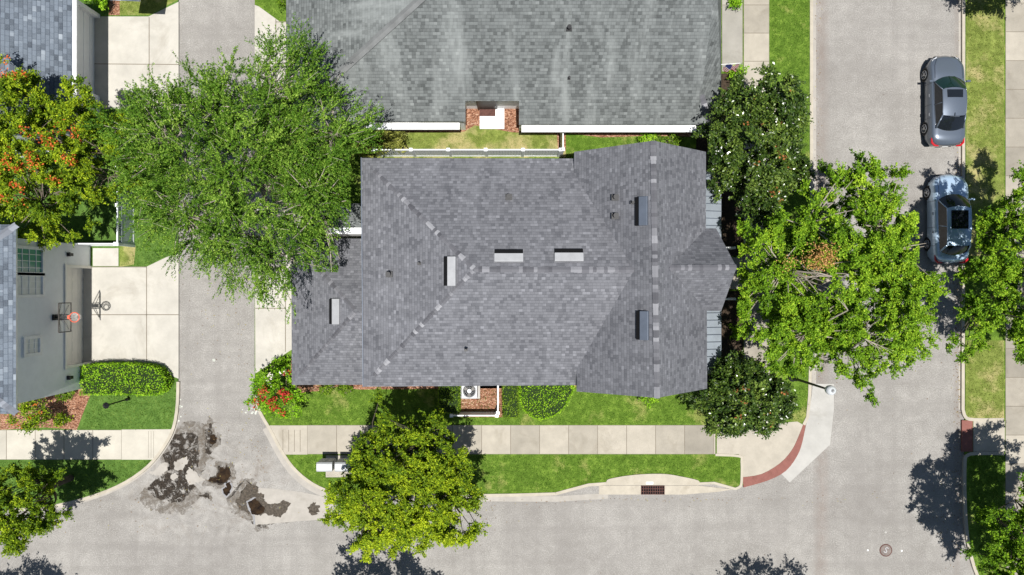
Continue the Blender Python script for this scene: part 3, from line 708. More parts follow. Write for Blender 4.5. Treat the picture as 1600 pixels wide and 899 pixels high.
mb.build('garage_door', 'cream', HL, bevel=0.004)
for yy in (418, 567):
    mb = MB(); mb.box(G(144.2, yy, 1.1), (0.06, 0.14, 2.2)); mb.build('door_trim', 'cream', HL)
mb = MB(); mb.box(G(144.2, 492.5, 2.26), (0.06, 151/S+0.14, 0.13)); mb.build('door_trim', 'cream', HL)
xw_ = G(143, 0).x
def wy(py, z): return P(0, py, z).y
window(HL, (xw_, wy(408, 5.0), 4.95), 1.25, 1.9, (1, 0, 0), 'pane_green', 4, 4, t=0.15)
window(HL, (xw_, wy(445.5, 5.0), 4.95), 1.05, 1.9, (1, 0, 0), 'blind', 3, 4, t=0.15)
window(HL, (xw_, wy(541, 4.8), 4.75), 0.82, 1.1, (1, 0, 0), 'blind', 3, 3, t=0.15)
for py in (398, 590):
    c = P(110, py, 1.95); mb = MB(); x = xw_+0.09
    mb.box((xw_+0.02, c.y, 1.95), (0.04, 0.14, 0.3)); mb.box((x, c.y, 1.95), (0.14, 0.15, 0.26)); mb.box((x, c.y, 2.1), (0.19, 0.2, 0.04)); mb.build('wall_lantern', 'black', HL)
HB = thing('basketball_hoop', 'clear basketball backboard with orange rim and white net on the garage wall', 'basketball hoop', (xw_, wy(495, 3.1), 2.9))
yb = wy(496, 3.1)
mb = MB(); mb.box((xw_+0.05, yb, 2.95), (0.08, 0.28, 0.65))
for s_ in (-1, 1):
    mb.tube([(xw_+0.08, yb+s_*0.1, 3.2), (xw_+0.62, yb+s_*0.12, 3.35)], 0.022, 6); mb.tube([(xw_+0.08, yb+s_*0.1, 2.75), (xw_+0.62, yb+s_*0.12, 2.95)], 0.022, 6)
mb.box((xw_+0.33, yb, 3.1), (0.5, 0.1, 0.1))
for s_ in (-1, 1): mb.tube([(xw_+0.2, yb, 3.05), (xw_+0.63, yb+s_*0.7, 3.55)], 0.02, 6); mb.tube([(xw_+0.35, yb, 3.0), (xw_+0.63, yb+s_*0.6, 2.95)], 0.016, 6)
mb.build('bracket', 'black', HB)
mb = MB(); mb.box((xw_+0.66, yb, 3.3), (0.02, 1.4, 0.95)); bb = mb.build('backboard', 'acrylic', HB)
mb = MB()
for z in (2.83, 3.77): mb.box((xw_+0.66, yb, z), (0.04, 1.46, 0.045))
for s_ in (-1, 1): mb.box((xw_+0.66, yb+s_*0.71, 3.3), (0.04, 0.045, 0.89))
mb.build('board_frame', 'dark_metal', bb)
mb = MB(); mb.torus((xw_+0.95+0.02, yb, 3.05), 0.24, 0.02); mb.box((xw_+0.7, yb, 3.05), (0.1, 0.18, 0.1)); mb.build('rim', 'orange', HB)
mb = MB()
for k in range(12):
    t0 = 2*math.pi*k/12
    for dt in (1, -1):
        p_ = [(xw_+0.97+math.cos(t0+dt*j*0.17)*(0.24-0.045*j), yb+math.sin(t0+dt*j*0.17)*(0.24-0.045*j), 3.04-0.13*j) for j in range(4)]
        mb.tube(p_, 0.014, 4, caps=False)
mb.build('net', 'net', HB)

# ------------------------------------------------------------------ FENCES
def fence(label, a_, b_, h=1.8, post=1.93, mat='vinyl', panel='vinyl', group=None, lattice=False):
    a_ = Vector(a_); b_ = Vector(b_); d = b_-a_; L = d.length; d.normalize(); ang = math.atan2(d.y, d.x)
    T = thing('vinyl_fence', label, 'fence', a_, group); n = max(1, round(L/post)); st = L/n
    for i in range(n+1):
        c = a_+d*st*i; mb = MB(); mb.box(c+Vector((0, 0, h/2)), (0.13, 0.13, h+0.06), ang); mb.box(c+Vector((0, 0, h+0.05)), (0.17, 0.17, 0.04), ang)
        mb.lathe(c+Vector((0, 0, h+0.07)), [(0.07, 0), (0.01, 0.06)], 4); mb.build('post', mat, T)
    mb = MB(); mb.box((a_+b_)/2+Vector((0, 0, h-0.03)), (L-0.02, 0.06, 0.13), ang); mb.build('rail', mat, T); mb = MB(); mb.box((a_+b_)/2+Vector((0, 0, 0.15)), (L-0.02, 0.06, 0.13), ang); mb.build('rail', mat, T)
    mb = MB(); hh = h-0.35 if lattice else h-0.12
    k = 0.0
    while k < L-0.02:
        w = min(0.15, L-k); c = a_+d*(k+w/2); mb.box(c+Vector((0, 0, 0.2+hh/2-0.1)), (w-0.008, 0.03, hh-0.16), ang); k += 0.15
    if lattice:
        k = 0.0
        while k < L: mb.box(a_+d*k+Vector((0, 0, h-0.22)), (0.025, 0.025, 0.32), ang); k += 0.11
        mb.box((a_+b_)/2+Vector((0, 0, h-0.36)), (L-0.03, 0.05, 0.05), ang)
    mb.build('panel', panel, T); return T
fence('long white vinyl fence between the two big roofs', G(594, 244.5), G(872, 244.5))
fence('short white vinyl fence joining the long fence to the green-roofed house', G(876, 244), G(876, 208))
fence('vinyl fence with lattice top and shade-tinted grey-blue panels beside the lawn left of the alley', G(211, 385), G(211, 268), 1.7, 1.95, 'vinyl', 'lattice', None, True)
fence('white vinyl fence piece running from lattice fence to the stucco house', G(207, 384), G(140, 384), 1.6)
fence('vinyl fence with shade-tinted grey panels half hidden under the red flowering tree', G(150, 246), G(30, 246), 1.7, 1.95, 'vinyl', 'lattice')
# AC enclosure
fence('low white rail fence closing the front of the air conditioner yard', G(708, 644), G(777, 644), 1.05, 2.0)
fence('low white rail fence closing the right side of the air conditioner yard', G(778.5, 640), G(778.5, 574), 1.05, 2.0)
AC = thing('air_conditioner', 'round-topped grey air conditioner on a concrete pad beside the house', 'air conditioner', G(735, 607))
c = G(735, 607)
mb = MB(); mb.box(c+Vector((0, 0, 0.14)), (1.05, 1.05, 0.1)); mb.build('pad', 'ramp', AC)
mb = MB(); mb.box(c+Vector((0, 0, 0.57)), (0.84, 0.84, 0.76)); mb.build('cabinet', 'grey_box', AC, bevel=0.04)
mb = MB(); mb.lathe(c+Vector((0, 0, 0.953)), [(0.33, 0), (0.33, 0.02), (0.30, 0.025)], 28); gr = mb.build('fan_well', 'void', AC)
mb = MB()
for r in (0.2, 0.29, 0.36): mb.torus(c+Vector((0, 0, 1.0)), r, 0.005, 28, 5)
for k in range(8): t = k*math.pi/8; mb.tube([c+Vector((math.cos(t)*0.37, math.sin(t)*0.37, 0.995)), c-Vector((math.cos(t)*0.37, math.sin(t)*0.37, -0.995))], 0.004, 4)
mb.lathe(c+Vector((0, 0, 0.99)), [(0.12, 0), (0.11, 0.03)], 16); mb.build('fan_guard', 'grey_box', AC)
mb = MB()
for k in range(3):
    t = k*2*math.pi/3; mb.mesh([c+Vector((math.cos(t+a)*r, math.sin(t+a)*r, 0.982+zz)) for a, r, zz in ((0, 0.1, 0), (0.2, 0.3, 0), (0.9, 0.3, 0.01), (0.8, 0.1, 0.01))], [(0, 1, 2, 3)])
mb.build('fan_blade', 'dark_metal', AC)

# ------------------------------------------------------------------ STREET FURNITURE
# mailboxes
mb = MB(); mb.prism([(p.x, p.y) for p in pts([(509, 712), (560, 712), (560, 746), (509, 746)], 0.13)], 0.0, 0.13); tag(mb.build('concrete_pad', 'walk', bevel=0.01), 'concrete pad under the pair of grey mailboxes on the verge', 'concrete pad')
def mailbox(px, py, label):
    g0 = G(px, py); T = thing('cluster_mailbox', label, 'mailbox', g0, 'cluster mailboxes on the verge')
    mb = MB(); mb.box(g0+Vector((0, 0, 0.38)), (0.26, 0.24, 0.5)); mb.box(g0+Vector((0, 0, 0.15)), (0.4, 0.4, 0.04)); mb.build('pedestal', 'grey_box', T)
    mb = MB(); mb.box(g0+Vector((0, 0, 1.05)), (0.78, 0.46, 0.86)); mb.mesh([g0+Vector(v) for v in ((-.41, -.25, 1.48), (.41, -.25, 1.48), (.41, .25, 1.48), (-.41, .25, 1.48), (-.41, -.17, 1.56), (.41, -.17, 1.56), (.41, .17, 1.56), (-.41, .17, 1.56))], [(0, 1, 5, 4), (1, 2, 6, 5), (2, 3, 7, 6), (3, 0, 4, 7), (4, 5, 6, 7), (3, 2, 1, 0)])
    mb.build('cabinet', 'grey_box', T, bevel=0.012)
    for i in range(4):
        for j in range(2):
            mb = MB(); mb.box(g0+Vector((-0.19+j*0.38, 0.24, 0.74+i*0.2)), (0.34, 0.02, 0.17)); mb.build('mailbox_door', 'grey_box', T, bevel=0.004)
    return T
mailbox(518.5, 719, 'left grey cluster mailbox, fully in view on its concrete pad')
mailbox(546, 719, 'right grey cluster mailbox, partly hidden by the tree crown')
# storm drain
T = thing('storm_drain', 'storm drain with rusty red grate in a raised concrete kerb inlet', 'drain', G(1020, 762))
mb = MB(); mb.prism([(p.x, p.y) for p in pts(smooth_line([(948, 757), (949, 750), (965, 746), (985, 743), (1010, 741), (1040, 741), (1065, 745), (1091, 751), (1092, 757)])+[(1092, 758.5), (948, 758.5)], 0.14)], -0.02, 0.14); mb.build('inlet_slab', 'kerb', T, bevel=0.015)
mb = MB(); mb.prism([(p.x, p.y) for p in pts([(936, 759.2), (1093, 759.2), (1145, 765), (1120, 769), (1094, 771), (1070, 773), (936, 773)], 0.02)], -0.02, 0.02); mb.build('inlet_apron', 'kerb', T)
mb = MB(); mb.prism([(p.x, p.y) for p in pts([(1002, 759.5), (1038, 759.5), (1038, 772.5), (1002, 772.5)], 0.03)], 0.0, 0.026); gr = mb.build('grate_pit', 'void', T)
mb = MB(); gx0, gx1 = P(1002, 0, 0.04).x, P(1038, 0, 0.04).x; gy0, gy1 = P(0, 772.5, 0.04).y, P(0, 759.5, 0.04).y
for k in range(11): mb.box((gx0+(gx1-gx0)*k/10, (gy0+gy1)/2, 0.04), (0.035, gy1-gy0+0.03, 0.03))
for k in range(4): mb.box(((gx0+gx1)/2, gy0+(gy1-gy0)*k/3, 0.045), (gx1-gx0+0.034, 0.03, 0.025))
mb.build('grate', 'rust', T)
mb = MB(); mb.box(P(1015, 755, 0.145), (0.38, 0.13, 0.012)); mb.build('plaque', 'white', T)
# manhole
mc = P(1384, 860, 0)
T = thing('manhole_cover', 'round brown iron manhole cover marked S in the road', 'manhole cover', mc)
mb = MB(); mb.lathe(mc, [(0.34, 0.001), (0.34, 0.014), (0.30, 0.014)], 36); mb.build('frame_ring', 'rust', T)
mb = MB(); mb.lathe(mc, [(0.29, 0.001), (0.29, 0.018)], 36); cv = mb.build('cover', 'iron', T)
def text_obj(txt, loc, size, mat, parent, name='lettering', rx=0, rz=0, ext=0.004):
    cu = bpy.data.curves.new(name, 'FONT'); cu.body = txt; cu.size = size; cu.extrude = ext; cu.align_x = 'CENTER'; cu.align_y = 'CENTER'
    o = bpy.data.objects.new(name, cu); COL.objects.link(o); dg = bpy.context.evaluated_depsgraph_get()
    me = bpy.data.meshes.new_from_object(o.evaluated_get(dg)); bpy.data.objects.remove(o)
    me.materials.clear(); me.materials.append(M[mat]); o = bpy.data.objects.new(name, me); COL.objects.link(o)
    o.location = Vector(loc)-OFF[parent.name]; o.rotation_euler = (rx, 0, rz); o.parent = parent; return o
text_obj('S', mc+Vector((0, 0, 0.02)), 0.46, 'vent_white', cv, rz=-0.5)
def disc(name, px, py, r, mat, label, cat, group=None, z=0.012):
    mb = MB(); mb.lathe(P(px, py, 0), [(r, 0.001), (r*0.7, z)], 12); return tag(mb.build(name, mat), label, cat, group)
disc('road_stud', 1356, 860, 0.05, 'white', 'small white survey stud left of the manhole cover', 'road stud', 'white studs in the road')
disc('road_stud', 1409, 861, 0.05, 'white', 'small white survey stud right of the manhole cover', 'road stud', 'white studs in the road')
disc('road_stud', 1384, 832, 0.06, 'ramp', 'pale grey survey stud above the manhole cover', 'road stud', 'white studs in the road')
# utility paint marks at the alley mouth
for px, py in ((279, 636), (391, 642)):
    mb = MB()
    for k in range(14):
        x = px+random.gauss(0, 4 if px < 300 else 8); y = py+random.gauss(0, 10 if px < 300 else 2.5); a0 = random.random()*3
        r = random.uniform(0.02, 0.07); c = P(x, y, 0.003+k*0.0004)
        mb.face([c+Vector((math.cos(a0+t)*r*random.uniform(0.6, 1.2), math.sin(a0+t)*r*random.uniform(0.6, 1.2), 0)) for t in (0, 1.1, 2.2, 3.2, 4.2, 5.3)])
    kind(mb.build('paint_mark', 'joint_pale'))
mb = MB(); c = P(334, 563, 0.004)
for k in range(5): a0 = k*1.3; mb.face([c+Vector((math.cos(a0)*0.05, math.sin(a0)*0.05, k*0.0005))+Vector((math.cos(t)*0.035, math.sin(t)*0.035, 0)) for t in (0, 1.1, 2.2, 3.2, 4.2, 5.3)])
kind(mb.build('paint_mark', 'joint_pale'))
# damp stains and puddles at the alley mouth, each outline its own shape
def water():
    a = N('muddy_water', 0.04, 0.5); o = a.obj(); f = a.noise(o, 3, 5, 0.7)
    a.col(a.ramp(f, [(0.35, (0.008, 0.005, 0.003)), (0.7, (0.05, 0.03, 0.013))])); return a.m
M['water'] = water()
def stainmat(name, dark, lite, lo, hi):
    a = N(name, 0.85, 0.2); o = a.obj(); f = a.noise(o, 2.6, 7, 0.8, 0.5); g_ = a.noise(o, 9, 4, 0.8)
    a.col(a.ramp(g_, [(0.35, dark), (0.65, lite)])); tr = a.n('BsdfTransparent'); mx = a.n('MixShader')
    a.put(mx.inputs[0], a.ramp(f, [(lo, 0.0), (hi, 0.95)])); a.t.links.new(tr.outputs[0], mx.inputs[1]); a.t.links.new(a.b.outputs[0], mx.inputs[2])
    a.t.links.new(mx.outputs[0], a.t.nodes['Material Output'].inputs[0]); return a.m
M['stain'] = stainmat('dark_damp_stain', (0.010, 0.008, 0.006), (0.060, 0.047, 0.036), 0.42, 0.55)
M['damp'] = stainmat('brown_damp_patch', (0.035, 0.03, 0.023), (0.115, 0.095, 0.075), 0.3, 0.45)
M['scum'] = plain('dried_scum', (0.26, 0.26, 0.27), 0.9, 0.1)
def trace(l, jit=2.6, seed=1):
    rr = random.Random(seed); out = []; n = len(l)
    for i in range(n):
        (x0, y0_), (x1, y1_) = l[i], l[(i+1) % n]; k = max(2, int(math.dist(l[i], l[(i+1) % n])/9))
        for j in range(k): out.append((220+(x0+(x1-x0)*j/k+rr.gauss(0, jit))/4.494, 640+(y0_+(y1_-y0_)*j/k+rr.gauss(0, jit))/4.494))
    return out
M['haze_stain'] = stainmat('faint_damp_edge', (0.10, 0.085, 0.065), (0.20, 0.17, 0.14), 0.40, 0.66)
def mark(name, l, z, mat, seed, jit=2.6):
    if mat in ('stain', 'damp') and seed not in (2, 3, 4, 5, 14):
        cx = sum(p[0] for p in l)/len(l); cy = sum(p[1] for p in l)/len(l)
        mb = MB(); f = [P(x, y, 0.0015+seed*0.00008) for x, y in trace([(cx+(x-cx)*1.3+(9 if x > cx else -9), cy+(y-cy)*1.3+(9 if y > cy else -9)) for x, y in l], 7, seed+50)]; mb.face(f[::-1]); kind(mb.build('stain', 'haze_stain'))
    mb = MB(); f = [P(x, y, z) for x, y in trace(l, jit, seed)]; mb.face(f[::-1]); return kind(mb.build(name, mat))
mark('stain', [(195,170),(250,175),(310,160),(365,165),(400,190),(410,330),(405,400),(330,470),(380,540),(330,600),(290,650),(180,650),(90,610),(40,560),(90,500),(180,450),(190,400),(150,320),(200,290),(200,230)], 0.0045, 'stain', 1)
mark('stain', [(215,210),(250,185),(290,195),(310,175),(350,170),(330,200),(290,215),(300,260),(340,290),(360,310),(340,350),(320,350),(300,310),(270,320),(240,330),(235,300),(210,260)], 0.0065, 'stain', 2, 4)
mark('stain', [(155,315),(200,322),(235,335),(240,380),(225,420),(215,460),(170,480),(195,430),(200,370),(185,345)], 0.0065, 'stain', 3, 4)
mark('stain', [(50,550),(90,510),(130,500),(180,485),(215,470),(230,500),(270,490),(310,480),(320,510),(365,540),(340,580),(290,600),(285,645),(250,640),(240,600),(215,610),(190,645),(170,620),(130,600),(95,600),(70,580)], 0.0065, 'stain', 4, 4)
mark('stain', [(345,345),(380,320),(405,335),(400,370),(360,400),(330,420),(310,450),(305,490),(290,480),(300,430),(320,390),(340,370)], 0.0065, 'stain', 5, 3)
mark('stain', [(355,195),(365,170),(395,190),(380,200),(362,210),(362,250),(352,250)], 0.0065, 'stain', 6, 2)
mark('stain', [(450,145),(475,130),(485,95),(500,105),(495,140),(510,165),(535,190),(535,225),(510,250),(480,280),(505,300),(490,320),(455,310),(450,270),(470,230),(455,190)], 0.0065, 'stain', 7)
mark('puddle', [(485,180),(515,175),(535,200),(525,235),(500,245),(485,235)], 0.009, 'water', 8, 1.5)
mark('stain', [(460,507),(488,474),(528,470),(544,440),(539,390),(572,394),(590,410),(605,389),(631,420),(636,472),(602,516),(560,531),(510,516)], 0.0065, 'stain', 9)
mark('puddle', [(470,505),(490,482),(530,477),(550,442),(556,405),(572,403),(590,418),(605,398),(624,422),(628,470),(600,508),(560,522),(510,508)], 0.009, 'water', 10, 1.5)
mark('scum', [(583,520),(625,496),(646,540),(631,592),(600,620),(570,594),(562,555),(592,541)], 0.0065, 'scum', 11, 2)
mark('puddle', [(598,522),(622,506),(636,540),(622,586),(600,607),(580,588),(577,558),(602,547)], 0.009, 'water', 12, 2)
mark('stain', [(665,640),(700,610),(695,570),(725,580),(740,530),(800,525),(825,545),(820,590),(860,590),(870,640),(900,660),(960,660),(1000,630),(1050,660),(1030,700),(980,760),(940,750),(870,730),(830,745),(760,730),(690,700)], 0.0075, 'damp', 13, 4)
mark('stain', [(700,600),(735,540),(800,530),(815,580),(770,620),(740,650),(700,660),(680,640)], 0.009, 'damp', 14, 4)
mark('scum', [(738,648),(795,615),(808,622),(752,656),(772,700),(800,750),(803,806),(790,806),(788,755),(756,705)], 0.0085, 'scum', 15, 1.5)
mark('puddle', [(750,652),(800,624),(830,650),(870,690),(865,720),(820,745),(780,735),(764,690)], 0.010, 'water', 16, 2)
mark('stain', [(1175,690),(1210,650),(1260,680),(1240,740),(1190,735)], 0.0075, 'damp', 17, 4)
mark('stain', [(405,600),(440,600),(455,580),(480,600),(480,630),(455,615),(410,608)], 0.0065, 'stain', 18, 2)
mark('stain', [(800,806),(940,803),(880,815),(880,825),(830,845),(820,825)], 0.0065, 'stain', 19, 2)
mark('scum', [(100,420),(140,380),(190,360),(180,430),(130,470),(60,450)], 0.0035, 'apron', 20, 5)
mark('scum', [(230,370),(320,330),(330,360),(290,430),(240,430)], 0.0085, 'apron', 21, 4)
mark('scum', [(310,460),(340,410),(420,470),(450,495),(340,530)], 0.0085, 'apron', 22, 4)
mark('scum', [(200,480),(235,440),(270,470),(235,500)], 0.0085, 'apron', 23, 4)
# street lamp and yard lamp
lb = G(1236, 590); lt = P(1292, 608, 4.7)
T = thing('street_lamp', 'black street lamp post with milky globe at the street corner', 'street lamp', lb)
mb = MB(); top = Vector((lb.x, lb.y, 4.45)); mb.lathe(lb, [(0.2, 0), (0.2, 0.25), (0.13, 0.3), (0.12, 0.7), (0.07, 0.8), (0.05, 4.2), (0.09, 4.25), (0.1, 4.4)], 14); mb.build('post', 'black', T, smooth=False)
mb = MB(); mb.lathe(top, [(0.11, 0), (0.21, 0.1), (0.235, 0.25), (0.21, 0.4), (0.1, 0.5)], 20); gl = mb.build('globe', 'globe', T, smooth=True)
mb = MB(); mb.lathe(top+Vector((0, 0, 0.5)), [(0.09, 0), (0.05, 0.03), (0.02, 0.08)], 12); mb.build('finial', 'vent_white', T)
yb0 = G(203, 623); T = thing('yard_lamp', 'thin dark lamp post standing in the lawn below the clipped hedge', 'lamp post', yb0)
mb = MB(); mb.lathe(yb0, [(0.09, ZL), (0.08, 0.35), (0.04, 0.4), (0.035, 1.95)], 12); mb.build('post', 'black', T)
mb = MB(); mb.lathe(yb0, [(0.07, 1.95), (0.13, 2.2), (0.13, 2.24)], 6); mb.build('lantern', 'glass_dark', T)
mb = MB(); mb.lathe(yb0, [(0.17, 2.24), (0.16, 2.27), (0.03, 2.42)], 8); mb.build('lantern_cap', 'black', T)

# ------------------------------------------------------------------ CARS
def make_car(name, label, cx, cy, L, Wd, hb, hr, paint, ws, stations):
    """front towards +Y. stations: dict of key y positions for the glasshouse"""
    T = thing(name, label, 'car', (0, 0, 0), 'cars parked along the east kerb')
    hw = Wd/2; n = 34; mb = MB(); rings = []
    wsb, wst, rwt, rwb = stations
    for i in range(n+1):
        s = i/n; y = L/2-s*L
        e = min(1.0, (s/0.16)); ee = min(1.0, ((1-s)/0.13))
        wf = (1-(1-e)**2.4*0.30)*(1-(1-ee)**2.4*0.24)
        w = hw*wf
        # hood / belt / boot height
        if y > wsb: t = (L/2-y)/(L/2-wsb); h = hb*(0.70+0.27*min(1, t*1.1)**0.55); 
        elif y < rwb: t = (y+L/2)/(rwb+L/2); h = hb*(0.82+0.20*min(1, t*1.6)**0.5)
        else: t = (wsb-y)/(wsb-rwb); h = hb*(0.97+0.05*t)
        if s < 0.02: h = hb*0.58
        if s > 0.985: h = hb*0.78
        lowz = 0.2 if 0.03 < s < 0.97 else 0.3
        sh = [(w*0.90, lowz), (w*0.985, lowz+0.09), (w, hb*0.55), (w*0.995, hb*0.72), (w*0.955, h*0.90), (w*0.88, h*0.975), (w*0.62, h+0.012), (w*0.30, h+0.028), (0, h+0.032)]
        ring = [Vector((x, y, z)) for x, z in sh]+[Vector((-x, y, z)) for x, z in sh[-2::-1]]
        # nose and tail curve in plan
        bow = 0.16*(1-e)**1.5; bow2 = 0.09*(1-ee)**1.5
        for v in ring: v.y += -bow*(abs(v.x)/hw)**2*1.6+bow2*(abs(v.x)/hw)**2*1.6
        rings.append(ring)
    m = len(rings[0]); vs = [v for r in rings for v in r]; fs = []
    for i in range(n):
        for k in range(m-1): fs.append((i*m+k, (i+1)*m+k, (i+1)*m+k+1, i*m+k+1))
    fs.append(list(range(m))); fs.append(list(range(n*m, (n+1)*m))[::-1])
    fs.append([]) if False else None
    fs = [f[::-1] for f in fs]
    mb.mesh(vs, fs); body = mb.build('body', paint, T, smooth=True)
    # glasshouse
    zb = hb*0.985; bw, rw = hw*0.86, hw*0.66
    def curve_row(y, w, z, bowy, crown, k=9):
        return [Vector((w*(-1+2*j/(k-1)), y-bowy*(abs(-1+2*j/(k-1))**2.2), z+crown*(1-(-1+2*j/(k-1))**2))) for j in range(k)]
    wb = curve_row(wsb, bw, zb, 0.30, 0.035); wt = curve_row(wst, rw, hr-0.045, 0.10, 0.045)
    rt = curve_row(rwt, rw*0.97, hr-0.06, -0.05, 0.045); rb_ = curve_row(rwb, bw*0.90, hb*1.02, -0.20, 0.035)
    def patch(nm, a_, b_, mat, lift=0.0, inset=0.0, par=T):
        mb = MB(); k = len(a_)
        A_ = [p.lerp(b_[i], inset)+Vector((0, 0, lift)) for i, p in enumerate(a_)]; B_ = [p.lerp(a_[i], inset)+Vector((0, 0, lift)) for i, p in enumerate(b_)]
        mid = [(p+q_)/2+Vector((0, 0, 0.035)) for p, q_ in zip(A_, B_)]
        mb.mesh(A_+mid+B_, [(i, i+1, k+i+1, k+i) for i in range(k-1)]+[(k+i, k+i+1, 2*k+i+1, 2*k+i) for i in range(k-1)])
        return mb.build(nm, mat, par, smooth=True)
    # shell (pillars, roof) then glass just proud of it
    patch('windshield', wb, wt, ws, 0.012, 0.03); patch('rear_window', rt, rb_, 'glass_dark', 0.012, 0.06)
    # roof with curvature
    rows = 7; mb = MB(); vv = []
    for r in range(rows):
        t = r/(rows-1)
        for j in range(9):
            p = wt[j].lerp(rt[j], t); p = p+Vector((0, 0, 0.05*math.sin(math.pi*t))); vv.append(p+Vector((0, 0, 0.006)))
    mb.mesh(vv, [((r)*9+j, (r+1)*9+j, (r+1)*9+j+1, r*9+j+1) for r in range(rows-1) for j in range(8)])
    roofo = mb.build('roof', paint, T, smooth=True)
    for s_, j in ((-1, 0), (1, 8)):
        b0, b1 = wb[j], rb_[j]; t0, t1 = wt[j], rt[j]; mb = MB(); k = 8
        bot = [b0.lerp(b1, i/k)+Vector((s_*0.025*math.sin(math.pi*i/k), 0, 0)) for i in range(k+1)]; topp = [t0.lerp(t1, i/k)+Vector((s_*0.012*math.sin(math.pi*i/k), 0, 0.05*math.sin(math.pi*i/k))) for i in range(k+1)]
        mb.mesh(bot+topp, [(i, i+1, k+2+i, k+1+i) for i in range(k)]); mb.build('side_window', 'glass_dark', T, smooth=True)
        mb = MB(); mb.tube([b0, t0], 0.028, 6); mb.tube([t0]+topp[1:-1]+[t1], 0.026, 6); mb.tube([t1, b1], 0.045, 6); mb.tube(bot, 0.014, 5)
        im = k//2; mb.tube([bot[im]+Vector((s_*0.008, 0, 0)), topp[im]], 0.018, 5); mb.build('pillar', paint, T, smooth=True)
    # wheels
    for s_ in (-1, 1):
        for yy in (L/2-0.93, -L/2+1.0):
            c = Vector((s_*(hw*0.985), yy, 0.33)); mb = MB(); mb.lathe(c+Vector((-s_*0.10, 0, 0.03)), [(0.385, -0.1), (0.385, 0.105 if s_ > 0 else 0.1)], 28, 'X')
            ar = mb.build('wheel_arch', 'black', T); ar.data.transform(Matrix.Translation((s_*0.004, 0, 0)))
            mb = MB(); mb.lathe(c, [(0.22, -0.1), (0.31, -0.1), (0.33, -0.07), (0.33, 0.015), (0.31, 0.035), (0.22, 0.03)] if s_ > 0 else [(0.22, -0.03), (0.31, -0.035), (0.33, -0.015), (0.33, 0.07), (0.31, 0.1), (0.22, 0.1)], 28, 'X')
            wh = mb.build('wheel', 'tyre', T, smooth=False)
            mb = MB(); xo = s_*0.042
            mb.torus(c+Vector((xo, 0, 0)), 0.215, 0.014, 24, 6, 'X')
            for k in range(10):
                t = k*math.pi/5+(0.12 if k % 2 else -0.12); a_ = Vector((xo, math.cos(t)*0.21, math.sin(t)*0.21)); b0 = Vector((xo, math.cos(t)*0.05, math.sin(t)*0.05)); mb.tube([c+b0, c+a_], 0.014, 5)
            mb.lathe(c+Vector((xo, 0, 0)), [(0.055, -0.012), (0.055, 0.012)], 12, 'X'); mb.build('rim', 'rim', wh)
        # mirror
        mb = MB(); c = Vector((s_*(hw+0.06), wsb-0.28, hb+0.02)); mb.box(c, (0.19, 0.1, 0.13)); mb.tube([c, c+Vector((-s_*0.16, 0.0, -0.06))], 0.025, 6); mb.build('side_mirror', paint, T, bevel=0.03)
        # headlight, taillight
        f = 0.80
        mb = MB(); mb.mesh([Vector(v) for v in ((s_*hw*0.50, L/2-0.06, hb*0.70), (s_*hw*0.80, L/2-0.27, hb*0.745), (s_*hw*0.86, L/2-0.50, hb*0.80), (s_*hw*0.62, L/2-0.24, hb*0.80), (s_*hw*0.5, L/2-0.06, hb*0.55), (s_*hw*0.84, L/2-0.22, hb*0.58))], [(0, 1, 2, 3), (0, 4, 5, 1)]); mb.build('headlight', 'lamp_clear', T)
        mb = MB(); mb.tube([(s_*hw*0.93, -L/2+0.40, hb*0.86), (s_*hw*0.90, -L/2+0.16, hb*0.84), (s_*hw*0.74, -L/2+0.015, hb*0.82), (s_*hw*0.5, -L/2-0.01, hb*0.80)], [0.03, 0.055, 0.06, 0.03], 8); mb.build('taillight', 'red_lamp', T)
        for yy in (0.25, -0.75):
            mb = MB(); mb.box((s_*(hw+0.008), yy, hb*0.78), (0.03, 0.17, 0.028)); mb.build('door_handle', 'rim', T, bevel=0.008)
    for s_ in (-1, 1):
        mb = MB(); p0 = Vector((s_*0.12+0.1, wsb-0.02, zb+0.045)); p1 = p0+Vector((s_*0.42-0.1, -0.16, 0.03)); mb.tube([p0, p1], 0.012, 5); mb.build('wiper', 'black', T)
    mb = MB(); mb.box((0, L/2-0.02, 0.45), (Wd*0.55, 0.03, 0.16)); mb.build('grille', 'black', T)
    # plate
    mb = MB(); mb.box((0, -L/2-0.012, 0.55), (0.31, 0.015, 0.16)); mb.build('licence_plate', 'white', T)
    mb = MB(); mb.box((0, 0, 0.205), (Wd*0.86, L*0.88, 0.05)); mb.build('underbody', 'black', T)
    # door shut lines and bonnet lines
    mb = MB()
    for s_ in (-1, 1):
        for yy in (wsb-0.35, (wst+rwt)/2, rwt+0.05): mb.tube([(s_*(hw*1.001), yy, 0.34), (s_*(hw*1.003), yy, hb*0.72), (s_*hw*0.955, yy, hb*0.90)], 0.007, 4)
        mb.tube([(s_*hw*0.80, wsb-0.1, hb*0.985), (s_*hw*0.78, L/2-0.6, hb*0.945), (s_*hw*0.6, L/2-0.22, hb*0.82)], 0.007, 4)
    mb.build('panel_gap', 'black', T)
    return T, wt, rt, hr
c1, wt, rt, hr = make_car('parked_car', 'dark steel grey sedan with small sunroof and green windscreen by the kerb', 0, 0, 4.80, 1.84, 0.98, 1.45, 'paint_grey', 'glass_green', (1.22, 0.50, -0.98, -1.72))
def top_panel(T, x0, x1, y0_, y1_, z, mat, name):
    mb = MB(); mb.box(((x0+x1)/2, (y0_+y1_)/2, z), (x1-x0, y1_-y0_, 0.03)); return mb.build(name, mat, T, bevel=0.012)
top_panel(c1, -0.40, 0.40, -0.03, 0.38, 1.485, 'glass_dark', 'sunroof')
mb = MB(); mb.tube([(0, -0.82, 1.45), (0, -0.92, 1.50), (0, -0.98, 1.46)], 0.03, 6); mb.build('antenna', 'paint_grey', c1)
